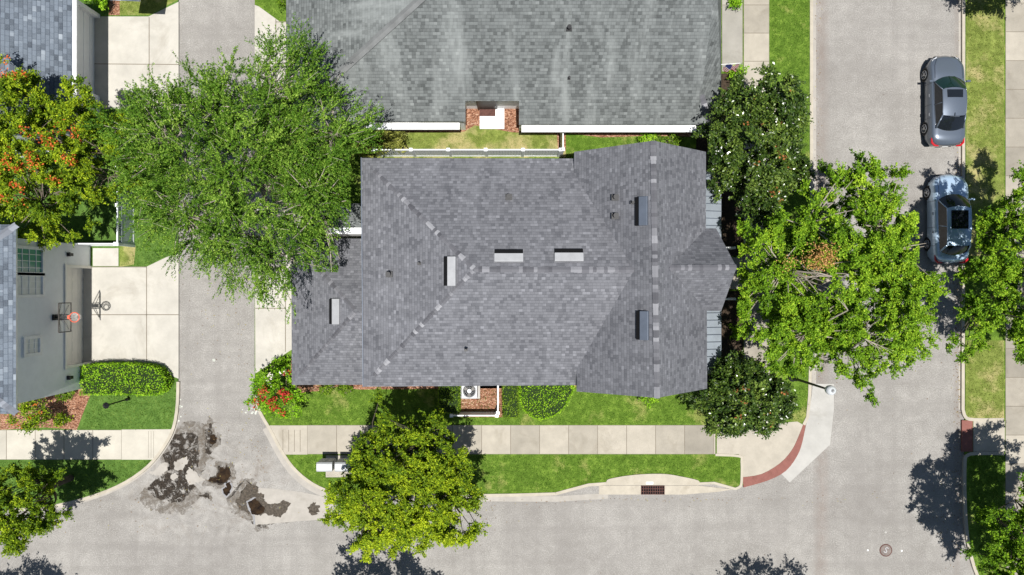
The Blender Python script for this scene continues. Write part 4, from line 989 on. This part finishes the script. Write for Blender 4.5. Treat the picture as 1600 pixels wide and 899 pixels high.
p_ = P(1480, 157.5, 0.7); c1.location = (p_.x-0.06, p_.y, 0); OFF[c1.name] = c1.location.copy()
c2, wt, rt, hr = make_car('parked_car', 'pale silver-blue hatchback with large black panoramic roof half under the tree', 0, 0, 4.68, 1.86, 1.08, 1.60, 'paint_silver', 'glass_dark', (1.25, 0.55, -1.50, -1.98))
top_panel(c2, -0.44, 0.44, -0.62, 0.34, 1.638, 'glass_dark', 'panoramic_roof')
mb = MB(); mb.box((0, -0.1, 1.658), (0.86, 0.03, 0.012)); mb.build('roof_bar', 'black', c2)
p_ = P(1484, 341.5, 0.75); c2.location = (p_.x-0.02, p_.y, 0); OFF[c2.name] = c2.location.copy()

# ------------------------------------------------------------------ FOLIAGE
def leaf_mesh(name, C, A_, Nn, ln, wd, tint, mat, parent, thing_off=None):
    """C centres, A_ leaf axes, Nn approximate normals"""
    n = len(C); A_ = A_/np.linalg.norm(A_, axis=1, keepdims=True)
    B = np.cross(Nn, A_); B /= np.linalg.norm(B, axis=1, keepdims=True)+1e-9
    Nr = np.cross(A_, B); ln = ln[:, None]; wd = wd[:, None]
    V = np.empty((n, 4, 3)); V[:, 0] = C-A_*ln*0.5; V[:, 1] = C+B*wd*0.5+A_*ln*0.06+Nr*wd*0.12; V[:, 2] = C+A_*ln*0.5; V[:, 3] = C-B*wd*0.5+A_*ln*0.06+Nr*wd*0.12
    off = OFF.get(parent.name, Vector((0, 0, 0))) if parent else Vector((0, 0, 0)); V -= np.array(off)
    me = bpy.data.meshes.new(name); me.vertices.add(n*4); me.vertices.foreach_set('co', V.ravel().astype(np.float32))
    me.loops.add(n*4); me.loops.foreach_set('vertex_index', np.arange(n*4, dtype=np.int32))
    me.polygons.add(n); me.polygons.foreach_set('loop_start', np.arange(0, n*4, 4, dtype=np.int32))
    try: me.polygons.foreach_set('loop_total', np.full(n, 4, dtype=np.int32))
    except Exception: pass
    at = me.attributes.new('tint', 'FLOAT', 'POINT'); at.data.foreach_set('value', np.repeat(tint, 4).astype(np.float32))
    me.materials.append(M[mat]); me.update(calc_edges=True)
    o = bpy.data.objects.new(name, me); COL.objects.link(o)
    if parent: o.parent = parent; OFF[o.name] = off
    return o
def app(C):                                                    # apparent photo pixel of world points
    k = H/(H-C[:, 2]); return C[:, 0]*k*S+800, 449.5-C[:, 1]*k*S
LM = {}
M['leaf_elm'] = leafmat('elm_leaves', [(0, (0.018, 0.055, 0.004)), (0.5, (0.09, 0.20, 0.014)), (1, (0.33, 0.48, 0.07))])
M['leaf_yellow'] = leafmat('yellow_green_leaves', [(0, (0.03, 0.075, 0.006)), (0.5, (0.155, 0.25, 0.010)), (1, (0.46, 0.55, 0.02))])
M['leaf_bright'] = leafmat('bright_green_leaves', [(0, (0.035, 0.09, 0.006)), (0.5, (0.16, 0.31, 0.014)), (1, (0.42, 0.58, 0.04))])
M['leaf_dark'] = leafmat('magnolia_leaves', [(0, (0.014, 0.032, 0.006)), (0.5, (0.05, 0.095, 0.014)), (1, (0.19, 0.27, 0.045))], 0.08, 0.25, 0.5)
M['leaf_hedge'] = leafmat('hedge_leaves', [(0, (0.07, 0.18, 0.006)), (0.5, (0.22, 0.44, 0.014)), (1, (0.46, 0.68, 0.05))])
M['leaf_box'] = leafmat('box_hedge_leaves', [(0, (0.05, 0.11, 0.006)), (0.5, (0.14, 0.25, 0.015)), (1, (0.30, 0.42, 0.04))])
M['leaf_olive'] = leafmat('olive_palm_leaves', [(0, (0.08, 0.085, 0.02)), (0.5, (0.17, 0.19, 0.035)), (1, (0.36, 0.36, 0.08))])
M['bloom_red'] = leafmat('red_blossom', [(0, (0.30, 0.015, 0.02)), (1, (0.75, 0.05, 0.06))], 0.25)
M['bloom_orange'] = leafmat('orange_red_new_leaves', [(0, (0.45, 0.06, 0.02)), (1, (0.80, 0.22, 0.05))], 0.25)
M['bloom_white'] = leafmat('white_blossom', [(0, (0.7, 0.62, 0.5)), (1, (0.85, 0.82, 0.78))], 0.1)
M['bloom_rust'] = leafmat('tan_dead_leaves', [(0, (0.36, 0.17, 0.05)), (1, (0.74, 0.44, 0.18))], 0.2)
M['leaf_rust'] = leafmat('rusty_dead_leaves', [(0, (0.22, 0.08, 0.025)), (1, (0.48, 0.21, 0.07))], 0.2)
M['hedge_core'] = plain('hedge_core', (0.02, 0.035, 0.012), 0.95, 0.1)

def make_tree(name, label, gx, gy, zc_, rx, ry, rz, mat, seed, ncl=200, twigs=12, lpt=18, leaf=0.12, asp=0.55, twl=0.8, spread=1.0, bark='bark', base=None,
              group=None, lob=0.22, cull=None, blooms=None, sun_tint_y=0.0, hollow=0.45, cat='tree', limb_r=0.13, flat=0.6, keep_low=-0.35, bare=None, tint0=0.42, jit=0.42):
    """gx,gy: crown centre on the ground plane (photo px); rx,ry px; zc_,rz metres. spread<1 gives rounder clumps."""
    rg = np.random.default_rng(seed); c0 = np.array(G(gx, gy)); c0[2] = zc_
    bs = G(*(base or (gx, gy)))
    T = thing(name, label, cat, bs, group)
    R = np.array([rx/S, ry/S, rz])
    d = rg.normal(size=(ncl*3, 3)); d /= np.linalg.norm(d, axis=1, keepdims=True); d = d[d[:, 2] > keep_low][:ncl]
    th = np.arctan2(d[:, 1], d[:, 0]); ph = rg.random(5)*6.3
    lobe = 1+lob*(0.5*np.sin(3*th+ph[0])+0.35*np.sin(5*th+ph[1]+2*d[:, 2])+0.3*np.sin(8*th+ph[2]+3*d[:, 2])+0.25*np.sin(4*d[:, 2]*3+ph[3]))
    rad = hollow+(1-hollow)*rg.random(len(d))**0.55
    pos = c0+d*R*(rad*lobe*0.87)[:, None]
    # limbs
    mb = MB(); zt = max(0.6, (zc_-rz)*0.75+0.4); top = Vector((bs.x*0.7+c0[0]*0.3, bs.y*0.7+c0[1]*0.3, zt))
    lr = limb_r; hub = Vector((c0[0], c0[1], zc_-rz*0.45))
    mb.tube([bs, bs.lerp(top, 0.5)+Vector((0.04, 0.03, 0)), top], [lr*1.5, lr*1.2, lr*1.1], 10)
    nodes = []
    nl = 7
    for k in range(nl):
        a0 = 2*math.pi*(k+rg.random()*0.6)/nl; el = rg.uniform(-0.3, 0.45)
        e = Vector((c0[0]+math.cos(a0)*R[0]*0.62*(1-el*0.4), c0[1]+math.sin(a0)*R[1]*0.62*(1-el*0.4), zc_+R[2]*(el*0.7-0.15)))
        m1 = top.lerp(e, 0.35)+Vector(rg.normal(size=3)*0.12)-Vector((0, 0, 0.1)); m2 = top.lerp(e, 0.7)+Vector(rg.normal(size=3)*0.18)+Vector((0, 0, 0.12))
        mb.tube([top, m1, m2, e], [lr*0.8, lr*0.55, lr*0.35, lr*0.16], 7)
        for q0, q1, r0, r1 in ((top, m1, .8, .55), (m1, m2, .55, .35), (m2, e, .35, .16)):
            for t in (0.4, 0.8, 1.0): nodes.append((np.array(q0.lerp(q1, t)), lr*(r0+(r1-r0)*t)))
    na = np.array([n_[0] for n_ in nodes])
    for p in pos[:int(ncl*0.7)]:
        dd = np.linalg.norm(na-p, axis=1); j = int(np.argmin(dd)); a_ = Vector(na[j]); b_ = Vector(p); m_ = a_.lerp(b_, 0.5)+Vector(rg.normal(size=3)*0.1)
        mb.tube([a_, m_, b_], [min(nodes[j][1]*0.6, 0.045), 0.025, 0.010], 4, caps=False)
    # twigs and leaves
    n = len(pos); outd = (pos-c0)/R; outd /= np.linalg.norm(outd, axis=1, keepdims=True)+1e-6
    td = np.repeat(outd, twigs, 0)*0.75*spread+rg.normal(size=(n*twigs, 3))*0.75+np.array([0, 0, 0.25]); td /= np.linalg.norm(td, axis=1, keepdims=True)
    td[:, 2] *= flat
    tl = twl*rg.uniform(0.45, 1.15, n*twigs)
    tp = np.repeat(pos, twigs, 0)+rg.normal(size=(n*twigs, 3))*0.08
    ctint = np.repeat(np.repeat(rg.normal(0, 0.13, n), twigs), lpt)
    t = rg.random((n*twigs*lpt))**0.8; TD = np.repeat(td, lpt, 0); TL = np.repeat(tl, lpt)
    C = np.repeat(tp, lpt, 0)+TD*(TL*t)[:, None]; C[:, 2] -= 0.12*(TL*t)**2*spread
    C += rg.normal(size=C.shape)*leaf*jit
    keep = C[:, 2] > 0.25
    ax_, ay_ = app(C)
    if cull is not None: keep &= ~cull(ax_, ay_, C)
    Ax = TD+rg.normal(size=C.shape)*0.7; Nn = rg.normal(size=C.shape)*0.65+np.array([0, 0, 0.8])
    tint = tint0+ctint+rg.normal(0, 0.20, len(C))+sun_tint_y*(-(C[:, 1]-c0[1])/R[1])+0.10*(C[:, 2]-c0[2])/R[2]  # lighter south side: sunlight and fresh growth put into the leaf colour
    C, Ax, Nn, tint = C[keep], Ax[keep], Nn[keep], np.clip(tint[keep], 0, 1)
    m_ = len(C); ln = leaf*rg.uniform(0.7, 1.3, m_)
    trunk = None
    # bare twigs shown pale among the leaves
    sel = rg.choice(n*twigs, size=min(n*twigs, max(10, n//2)), replace=False)
    for s_ in sel:
        a_ = Vector(tp[s_]); b_ = a_+Vector(td[s_]*tl[s_]*0.8)
        if cull is not None:
            q_ = np.array([[*b_]]); xx, yy = app(q_)
            if cull(xx, yy, q_)[0]: continue
        mb.tube([a_, b_], [0.010, 0.005], 3, caps=False)
    if bare:                                                     # dead branch sprays: (px,py,z, angle, length, n)
        for bx, by, bz, ang, bl, bn in bare:
            s0 = P(bx, by, bz)
            for k in range(bn):
                a0 = ang+rg.normal()*0.45; l0 = bl*rg.uniform(0.5, 1.0)
                e = s0+Vector((math.cos(a0)*l0, math.sin(a0)*l0, rg.normal()*0.15)); m1 = s0.lerp(e, 0.5)+Vector(rg.normal(size=3)*0.06)
                mb.tube([s0, m1, e], [0.020, 0.012, 0.005], 4, caps=False)
                for kk in range(2):
                    e2 = m1+Vector((math.cos(a0+rg.normal()*0.7)*l0*0.4, math.sin(a0+rg.normal()*0.7)*l0*0.4, 0.05)); mb.tube([m1, e2], [0.009, 0.004], 3, caps=False)
            j = int(np.argmin(np.linalg.norm(na-np.array(s0), axis=1))); mb.tube([s0, s0.lerp(Vector(na[j]), 0.5)-Vector((0, 0, 0.1)), Vector(na[j])], [0.026, 0.04, 0.05], 5, caps=False)
    mb.build('trunk', bark, T)
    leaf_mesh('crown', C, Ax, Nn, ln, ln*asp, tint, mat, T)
    for bl in (blooms or []):
        bm_, nb, npt, bs_, br, sel_f, bname = bl
        # clumps at the crown's upper surface
        ok = np.where(sel_f(ax_[keep], ay_[keep]) & (C[:, 2] > c0[2]+R[2]*0.15))[0]
        if len(ok) == 0: continue
        # favour the highest leaves
        pick = rg.choice(ok, size=min(nb*4, len(ok)), replace=False); pick = pick[np.argsort(-C[pick, 2])][:nb]
        BC = np.repeat(C[pick]+np.array([0, 0, 0.08]), npt, 0)+rg.normal(size=(len(pick)*npt, 3))*br; k2 = len(BC)
        leaf_mesh(bname, BC, rg.normal(size=(k2, 3)), rg.normal(size=(k2, 3))*0.7+np.array([0, 0, 0.6]), np.full(k2, bs_)*rg.uniform(0.7, 1.3, k2), np.full(k2, bs_*0.8), rg.random(k2), bm_, T)
    return T
nocull = None
# big fine-leaved tree, kept clear of the two-storey roof
def cull_main(ax, ay, C): return (ax > 548) & (ay > 240) & (C[:, 2] > 4.6) | ((ax > 566) & (ay > 246) & (ay < 604)) | ((ax > 600) & (ay < 240)) | ((ax > 462) & (ay > 425)) | ((ax > 528) & (ay > 372) & (C[:, 2] > 3.5))
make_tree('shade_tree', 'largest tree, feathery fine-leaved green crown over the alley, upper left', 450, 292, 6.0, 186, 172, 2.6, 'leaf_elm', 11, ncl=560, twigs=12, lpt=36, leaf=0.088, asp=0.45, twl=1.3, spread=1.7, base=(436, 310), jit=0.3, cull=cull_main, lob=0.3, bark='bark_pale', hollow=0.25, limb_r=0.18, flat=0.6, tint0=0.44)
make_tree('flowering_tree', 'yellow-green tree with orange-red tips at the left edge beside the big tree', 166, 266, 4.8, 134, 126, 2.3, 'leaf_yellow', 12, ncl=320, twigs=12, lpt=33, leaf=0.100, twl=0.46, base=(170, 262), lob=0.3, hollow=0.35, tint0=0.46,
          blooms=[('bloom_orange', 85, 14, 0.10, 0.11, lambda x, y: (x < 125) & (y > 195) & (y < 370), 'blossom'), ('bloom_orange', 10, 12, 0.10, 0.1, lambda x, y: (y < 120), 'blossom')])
make_tree('street_tree', 'yellow-green tree straddling sidewalk and kerb beside the mailboxes, bottom centre', 657, 714, 5.0, 108, 108, 2.7, 'leaf_yellow', 13, ncl=400, twigs=12, lpt=36, leaf=0.096, twl=0.50, base=(672, 742), lob=0.3, sun_tint_y=0.18, tint0=0.48, hollow=0.3, group='street trees on the verges', bark='bark_dark')
make_tree('street_tree', 'small dark yellow-green tree on the verge in the bottom left corner', 120, 748, 4.2, 66, 62, 2.1, 'leaf_yellow', 14, ncl=125, twigs=11, lpt=30, leaf=0.096, twl=0.42, base=(112, 746), lob=0.25, group='street trees on the verges', tint0=0.34, sun_tint_y=0.1, bark='bark_dark')
mg = lambda x, y: x > 0
make_tree('magnolia_tree', 'dark glossy magnolia with white and rusty flecks, upper of the two by the street', 1140, 254, 4.2, 72, 112, 2.5, 'leaf_dark', 15, ncl=280, twigs=11, lpt=28, leaf=0.136, asp=0.5, twl=0.5, spread=0.7, base=(1136, 246), lob=0.32, hollow=0.4, bark='bark_dark', group='dark magnolias by the corner house',
          blooms=[('bloom_white', 5, 5, 0.09, 0.05, mg, 'blossom'), ('leaf_rust', 24, 5, 0.13, 0.08, mg, 'dead_leaves')], cull=lambda x, y, C: (x < 1106) & (y > 215) & (C[:, 2] > 2))
make_tree('magnolia_tree', 'dark glossy magnolia beside the corner sidewalk, lower of the two', 1124, 604, 3.8, 70, 56, 2.1, 'leaf_dark', 16, ncl=180, twigs=11, lpt=27, leaf=0.136, asp=0.5, twl=0.5, spread=0.7, base=(1126, 604), lob=0.34, hollow=0.4, bark='bark_dark', group='dark magnolias by the corner house',
          blooms=[('bloom_white', 2, 5, 0.11, 0.05, mg, 'blossom'), ('leaf_rust', 8, 6, 0.15, 0.08, mg, 'dead_leaves')], cull=lambda x, y, C: (x < 1106) & (y < 608))
make_tree('street_tree', 'broad bright green tree with a dead brown patch reaching over the east street', 1232, 440, 6.0, 146, 154, 2.7, 'leaf_bright', 17, ncl=580, twigs=12, lpt=36, leaf=0.100, twl=0.52, base=(1231, 452), lob=0.3, hollow=0.3, bark='bark_pale', group='street trees on the verges', limb_r=0.17, tint0=0.42,
          blooms=[('bloom_rust', 120, 14, 0.075, 0.18, lambda x, y: ((x-1258)/42)**2+((y-402)/20)**2 < 1, 'dead_leaves')],
          bare=[(1300, 432, 8.7, 2.9, 1.7, 4), (1352, 530, 8.0, -0.9, 1.5, 3), (1410, 490, 7.0, -0.6, 1.9, 4), (1360, 330, 7.0, 1.0, 1.7, 2), (1325, 485, 8.2, 1.9, 1.0, 2)],
          cull=lambda x, y, C: (((x-1258)/40)**2+((y-438)/26)**2 < 1) & (C[:, 2] > 7.2) | (x < 1152) | (x > 1484) | ((x > 1436) & (y < 425)))
make_tree('street_tree', 'bright green tree on the right edge shading the silver-blue car', 1508, 430, 5.6, 126, 150, 2.6, 'leaf_bright', 18, ncl=370, twigs=12, lpt=34, leaf=0.100, twl=0.5, base=(1540, 425), lob=0.3, hollow=0.3, group='street trees on the verges', bark='bark_dark',
          cull=lambda x, y, C: (x < 1525) & (y > 262) & (y < 402) & (x > 1430) | (x < 1478))
make_tree('street_tree', 'tree in the bottom right corner casting its shadow on the street', 1521, 796, 5.4, 92, 122, 2.4, 'leaf_bright', 19, ncl=300, twigs=12, lpt=33, leaf=0.100, twl=0.48, base=(1545, 805), lob=0.28, hollow=0.3, group='street trees on the verges', bark='bark_dark', tint0=0.38)
make_tree('street_tree', 'tree in the top right corner with only leaf tips in view', 1546, -25, 5.2, 82, 84, 2.0, 'leaf_bright', 20, ncl=110, twigs=11, lpt=16, leaf=0.13, twl=0.6, base=(1550, -30), group='street trees on the verges', tint0=0.36)
make_tree('street_tree', 'dark tree tips poking in at the top edge above the magnolia', 1205, -62, 4.4, 76, 72, 1.8, 'leaf_dark', 24, ncl=80, twigs=11, lpt=14, leaf=0.14, twl=0.6, group='street trees on the verges')
make_tree('street_tree', 'tree below the photo whose shadow lies on the south street, centre', 606, 976, 5.2, 118, 108, 2.2, 'leaf_yellow', 21, base=(606, 1022), ncl=190, twigs=11, lpt=16, leaf=0.14, twl=0.7, group='street trees on the verges')
make_tree('street_tree', 'tree below the photo whose shadow lies in the bottom left corner', 55, 985, 5.2, 82, 92, 2.2, 'leaf_yellow', 22, base=(55, 1022), ncl=130, twigs=11, lpt=15, leaf=0.14, twl=0.65, group='street trees on the verges')
make_tree('street_tree', 'tree below the photo whose shadow touches the bottom edge, right of centre', 1182, 1000, 5.2, 122, 112, 2.2, 'leaf_yellow', 23, base=(1182, 1022), ncl=190, twigs=11, lpt=15, leaf=0.14, twl=0.65, group='street trees on the verges')
make_tree('crape_myrtle', 'small crape myrtle with crimson blossoms at the corner of the driveway', 458, 606, 2.1, 44, 44, 1.2, 'leaf_hedge', 31, ncl=60, twigs=9, lpt=13, leaf=0.10, twl=0.42, spread=1.2, base=(459, 606), hollow=0.2, tint0=0.3, limb_r=0.05, cat='small tree', lob=0.35,
          blooms=[('bloom_red', 42, 12, 0.09, 0.07, mg, 'blossom'), ('bloom_white', 5, 8, 0.10, 0.08, lambda x, y: (x > 420) & (x < 445) & (y < 600), 'pale_blossom')], cull=lambda x, y, C: (x > 455) & (y < 601))
make_tree('palm_shrub', 'olive yellow shrub beside the corner of the main roof and long fence', 598, 224, 1.4, 38, 26, 0.7, 'leaf_olive', 32, ncl=34, twigs=16, lpt=9, leaf=0.20, asp=0.3, twl=0.6, spread=1.5, hollow=0.1, limb_r=0.04, cat='shrub', cull=lambda x, y, C: (y > 246) & (x > 560), tint0=0.5)
make_tree('shrub', 'straggly leaning shrub in the mulch at the bottom corner of the stucco house', 84, 636, 1.7, 36, 24, 0.7, 'leaf_yellow', 33, ncl=30, twigs=9, lpt=9, leaf=0.11, twl=0.5, spread=1.4, hollow=0.1, limb_r=0.04, cat='shrub',
          blooms=[('bloom_orange', 6, 8, 0.09, 0.07, mg, 'blossom')])
make_tree('shrub', 'round green shrub at the top edge beside the white house', 168, 6, 0.8, 17, 16, 0.6, 'leaf_hedge', 34, ncl=24, twigs=9, lpt=12, leaf=0.09, twl=0.25, spread=0.6, hollow=0.3, limb_r=0.03, cat='shrub', keep_low=-0.8)
for i, (x, y, r, mt, lb_) in enumerate([
        (515, 606, 9, 'leaf_box', 'small low green shrub against the garage wing, nearest the crape myrtle'),
        (543, 606, 8, 'leaf_box', 'small low green shrub against the garage wing, nearer the tree shadow'),
        (1148, 116, 13, 'leaf_hedge', 'lime green shrub beneath the drooping flag'),
        (1146, 8, 12, 'leaf_hedge', 'lime green shrub at the top edge beside the house front'),
        (1150, 520, 13, 'leaf_hedge', 'bright green shrub in the mulch just above the lower magnolia'),
        (1006, 614, 18, 'leaf_hedge', 'low lime plants under the lower tip of the crossing gable'),
        (1008, 222, 22, 'leaf_hedge', 'leafy green plants between the green roof and the gable peak'),
        (1045, 224, 20, 'leaf_box', 'darker green plants between gable peak and magnolia'),
        (110, 612, 14, 'leaf_box', 'green tuft in the mulch touching the stucco house'),
        (103, 652, 13, 'leaf_yellow', 'low green plants in the mulch beside the lower sidewalk'),
        (440, 568, 12, 'leaf_hedge', 'green shrub tucked between crape myrtle and garage wing corner'),
        (447, 5, 9, 'leaf_box', 'dark green shrub at the top edge against the green roof')]):
    make_tree('shrub', lb_, x, y, 0.42, r, r*0.8, 0.34, mt, 50+i, ncl=16, twigs=8, lpt=10, leaf=0.085, twl=0.2, spread=0.6, hollow=0.2, limb_r=0.015, keep_low=-0.9, cat='shrub')

def inpoly(x, y, poly):
    c = np.zeros(len(x), bool); n = len(poly)
    for i in range(n):
        x0, y0_, x1, y1_ = *poly[i], *poly[(i+1) % n]
        if y0_ == y1_: continue
        c ^= ((y0_ > y) != (y1_ > y)) & (x < (x1-x0)*(y-y0_)/(y1_-y0_)+x0)
    return c
def hedge(label, px, h, mat, seed, leaf=0.08, dens=420):
    """clipped hedge: px outline as seen at its top"""
    w = [(p.x, p.y) for p in pts(px, h)]; rg = np.random.default_rng(seed)
    cx, cy = sum(p[0] for p in w)/len(w), sum(p[1] for p in w)/len(w)
    T = thing('hedge', label, 'hedge', (cx, cy, ZL)); mb = MB()
    shr = [(cx+(x-cx)*0.94, cy+(y-cy)*0.94) for x, y in w]; mb.prism(shr, ZL, h-0.07); mb.build('stems', 'hedge_core', T)
    xs = [p[0] for p in w]; ys = [p[1] for p in w]; ar = (max(xs)-min(xs))*(max(ys)-min(ys)); n = int(ar*dens)
    x = rg.uniform(min(xs), max(xs), n); y = rg.uniform(min(ys), max(ys), n); k = inpoly(x, y, w); x, y = x[k], y[k]
    z = h-0.04+rg.normal(size=len(x))*0.035+0.05*np.sin(x*3.1+seed)*np.sin(y*3.7)
    C = [np.stack([x, y, z], 1)]
    for i in range(len(w)):
        a_, b_ = w[i], w[(i+1) % len(w)]; L = math.dist(a_, b_); m_ = int(L*h*dens*0.7); t = rg.random(m_)
        C.append(np.stack([a_[0]+(b_[0]-a_[0])*t, a_[1]+(b_[1]-a_[1])*t, rg.uniform(ZL, h, m_)], 1)+rg.normal(size=(m_, 3))*0.035)
    C = np.concatenate(C); m_ = len(C); ln = leaf*rg.uniform(0.7, 1.3, m_)
    cl = 0.15*np.sin(C[:, 0]*5+seed)*np.sin(C[:, 1]*6+1)
    leaf_mesh('foliage', C, rg.normal(size=(m_, 3)), rg.normal(size=(m_, 3))*0.6+np.array([0, 0, 0.8]), ln, ln*0.6, np.clip(0.5+cl+rg.normal(0, 0.2, m_), 0, 1), mat, T); return T
hedge('long bright green clipped hedge below the basketball driveway', smooth_line([(124, 573), (150, 570), (200, 570), (236, 574), (252, 586), (257, 600), (250, 612), (238, 618), (190, 617), (124, 617)]), 1.1, 'leaf_hedge', 1)
hedge('dark clipped box hedge left of the air conditioner yard', [(685, 600), (717, 600), (717, 646), (685, 646)], 1.0, 'leaf_box', 2, 0.07)
hedge('narrow clipped box hedge right of the air conditioner yard', [(786, 600), (808, 600), (810, 654), (787, 654)], 1.0, 'leaf_box', 3, 0.07)
hedge('bright green rounded hedge against the south wall right of the narrow one', smooth_line([(812, 600), (892, 600), (890, 622), (880, 640), (860, 653), (840, 656), (822, 645), (813, 625), (812, 600)]), 1.1, 'leaf_hedge', 4, 0.075)

# ------------------------------------------------------------------ grass blades and mulch chips
def tufts(name, polys, excl, mat, seed, dens=170, hgt=0.07):
    rg = np.random.default_rng(seed); Cs = []
    for poly in polys:
        w = [(p.x, p.y) for p in pts(poly, ZL)]; xs = [p[0] for p in w]; ys = [p[1] for p in w]
        n = int((max(xs)-min(xs))*(max(ys)-min(ys))*dens); x = rg.uniform(min(xs), max(xs), n); y = rg.uniform(min(ys), max(ys), n); k = inpoly(x, y, w)
        Cs.append(np.stack([x[k], y[k], np.full(k.sum(), ZL)], 1))
    C = np.concatenate(Cs); n = len(C); cl = 0.2*np.sin(C[:, 0]*2.3+seed)*np.sin(C[:, 1]*2.9)+0.12*np.sin(C[:, 0]*7)*np.sin(C[:, 1]*6.1)
    A_ = rg.normal(size=(n, 3))*0.8+np.array([0, 0, 0.9]); ln = hgt*rg.uniform(0.6, 1.5, n); A_ /= np.linalg.norm(A_, axis=1, keepdims=True)
    C = C+A_*ln[:, None]*0.45
    o = leaf_mesh(name, C, A_, rg.normal(size=(n, 3))+np.array([0, 0, 0.5]), ln, ln*0.35, np.clip(0.5+cl+rg.normal(0, 0.2, n), 0, 1), mat, None)
    return kind(o, 'stuff')
M['blade'] = leafmat('grass_blades', [(0, (0.05, 0.11, 0.01)), (0.5, (0.125, 0.23, 0.028)), (1, (0.32, 0.40, 0.09))], 0.3, 0.6, 0.2)
M['blade_dry'] = leafmat('dry_grass_blades', [(0, (0.08, 0.14, 0.015)), (0.5, (0.23, 0.27, 0.055)), (1, (0.48, 0.41, 0.18))], 0.3, 0.6, 0.2)
tufts('grass', [[(402, 592), (455, 558), (500, 613), (560, 610), (905, 608), (1262, 604), (1262, 640), (1250, 657), (1120, 662), (430, 664)],
                [(456, 713), (1112, 713), (1153, 716), (1156, 755), (1110, 750), (1060, 741), (1000, 739), (950, 748), (905, 758), (865, 768), (560, 769), (500, 758), (478, 742)],
                [(1206, -10), (1264, -10), (1264, 300), (1206, 300)], [(892, 214), (1060, 214), (1060, 236), (892, 236)],
                [(400, -5), (445, -5), (445, 30), (437, 32), (404, 6)], [(1512, 714), (1567, 714), (1567, 905), (1535, 905)]], [], 'blade', 1, 330)
tufts('grass', [[(128, 672), (150, 600), (257, 600), (275, 590), (276, 640), (266, 669)], [(-5, 722), (238, 720), (225, 732), (195, 751), (140, 773), (60, 790), (-5, 792)], [(215, 310), (277, 310), (277, 395), (228, 415), (190, 415), (214, 385)]], [], 'blade', 2, 330)
tufts('grass', [[(604, 209), (866, 211), (868, 243), (604, 243)], [(1511, 534), (1567, 534), (1567, 652), (1513, 652)], [(1512, -5), (1567, -5), (1567, 240), (1512, 240)], [(188, -5), (276, -5), (232, 22), (188, 22)]], [], 'blade_dry', 3, 260)
rg = np.random.default_rng(99); L_ = []
for cx, cy, rx_, ry_, n_ in ((664, 770, 120, 40, 260), (1300, 440, 150, 150, 500), (1275, 300, 8, 280, 200), (1497, 500, 8, 300, 420), (380, 400, 110, 160, 320), (410, 690, 40, 60, 60), (1000, 777, 300, 8, 160), (1490, 800, 40, 90, 120), (300, 740, 160, 80, 200), (1180, 690, 60, 30, 80)):
    a0 = rg.normal(size=(n_, 2)); L_.append(np.stack([(cx+a0[:, 0]*rx_*0.6-800)/S, (449.5-cy-a0[:, 1]*ry_*0.6)/S], 1))
L_ = np.concatenate(L_); n_ = len(L_); qx, qy = L_[:, 0]*S+800, 449.5-L_[:, 1]*S
ok = (qx > 1272) & (qx < 1502) | (qy > 778) & (qy < 1000) & (qx < 1500) | (qx > 282) & (qx < 394) | (qx > 282) & (qx < 420) & (qy > 690)
L_ = L_[ok]; n_ = len(L_); C = np.column_stack([L_, np.full(n_, 0.014)])
M['litter'] = leafmat('fallen_leaves', [(0, (0.10, 0.055, 0.03)), (0.6, (0.24, 0.15, 0.07)), (1, (0.34, 0.32, 0.10))], 0.1)
kind(leaf_mesh('leaf_litter', C, rg.normal(size=(n_, 3))*np.array([1, 1, 0.1]), rg.normal(size=(n_, 3))*0.12+np.array([0, 0, 1]), rg.uniform(0.04, 0.09, n_), rg.uniform(0.03, 0.05, n_), rg.random(n_), 'litter', None), 'stuff')
print('objects', len(bpy.data.objects))
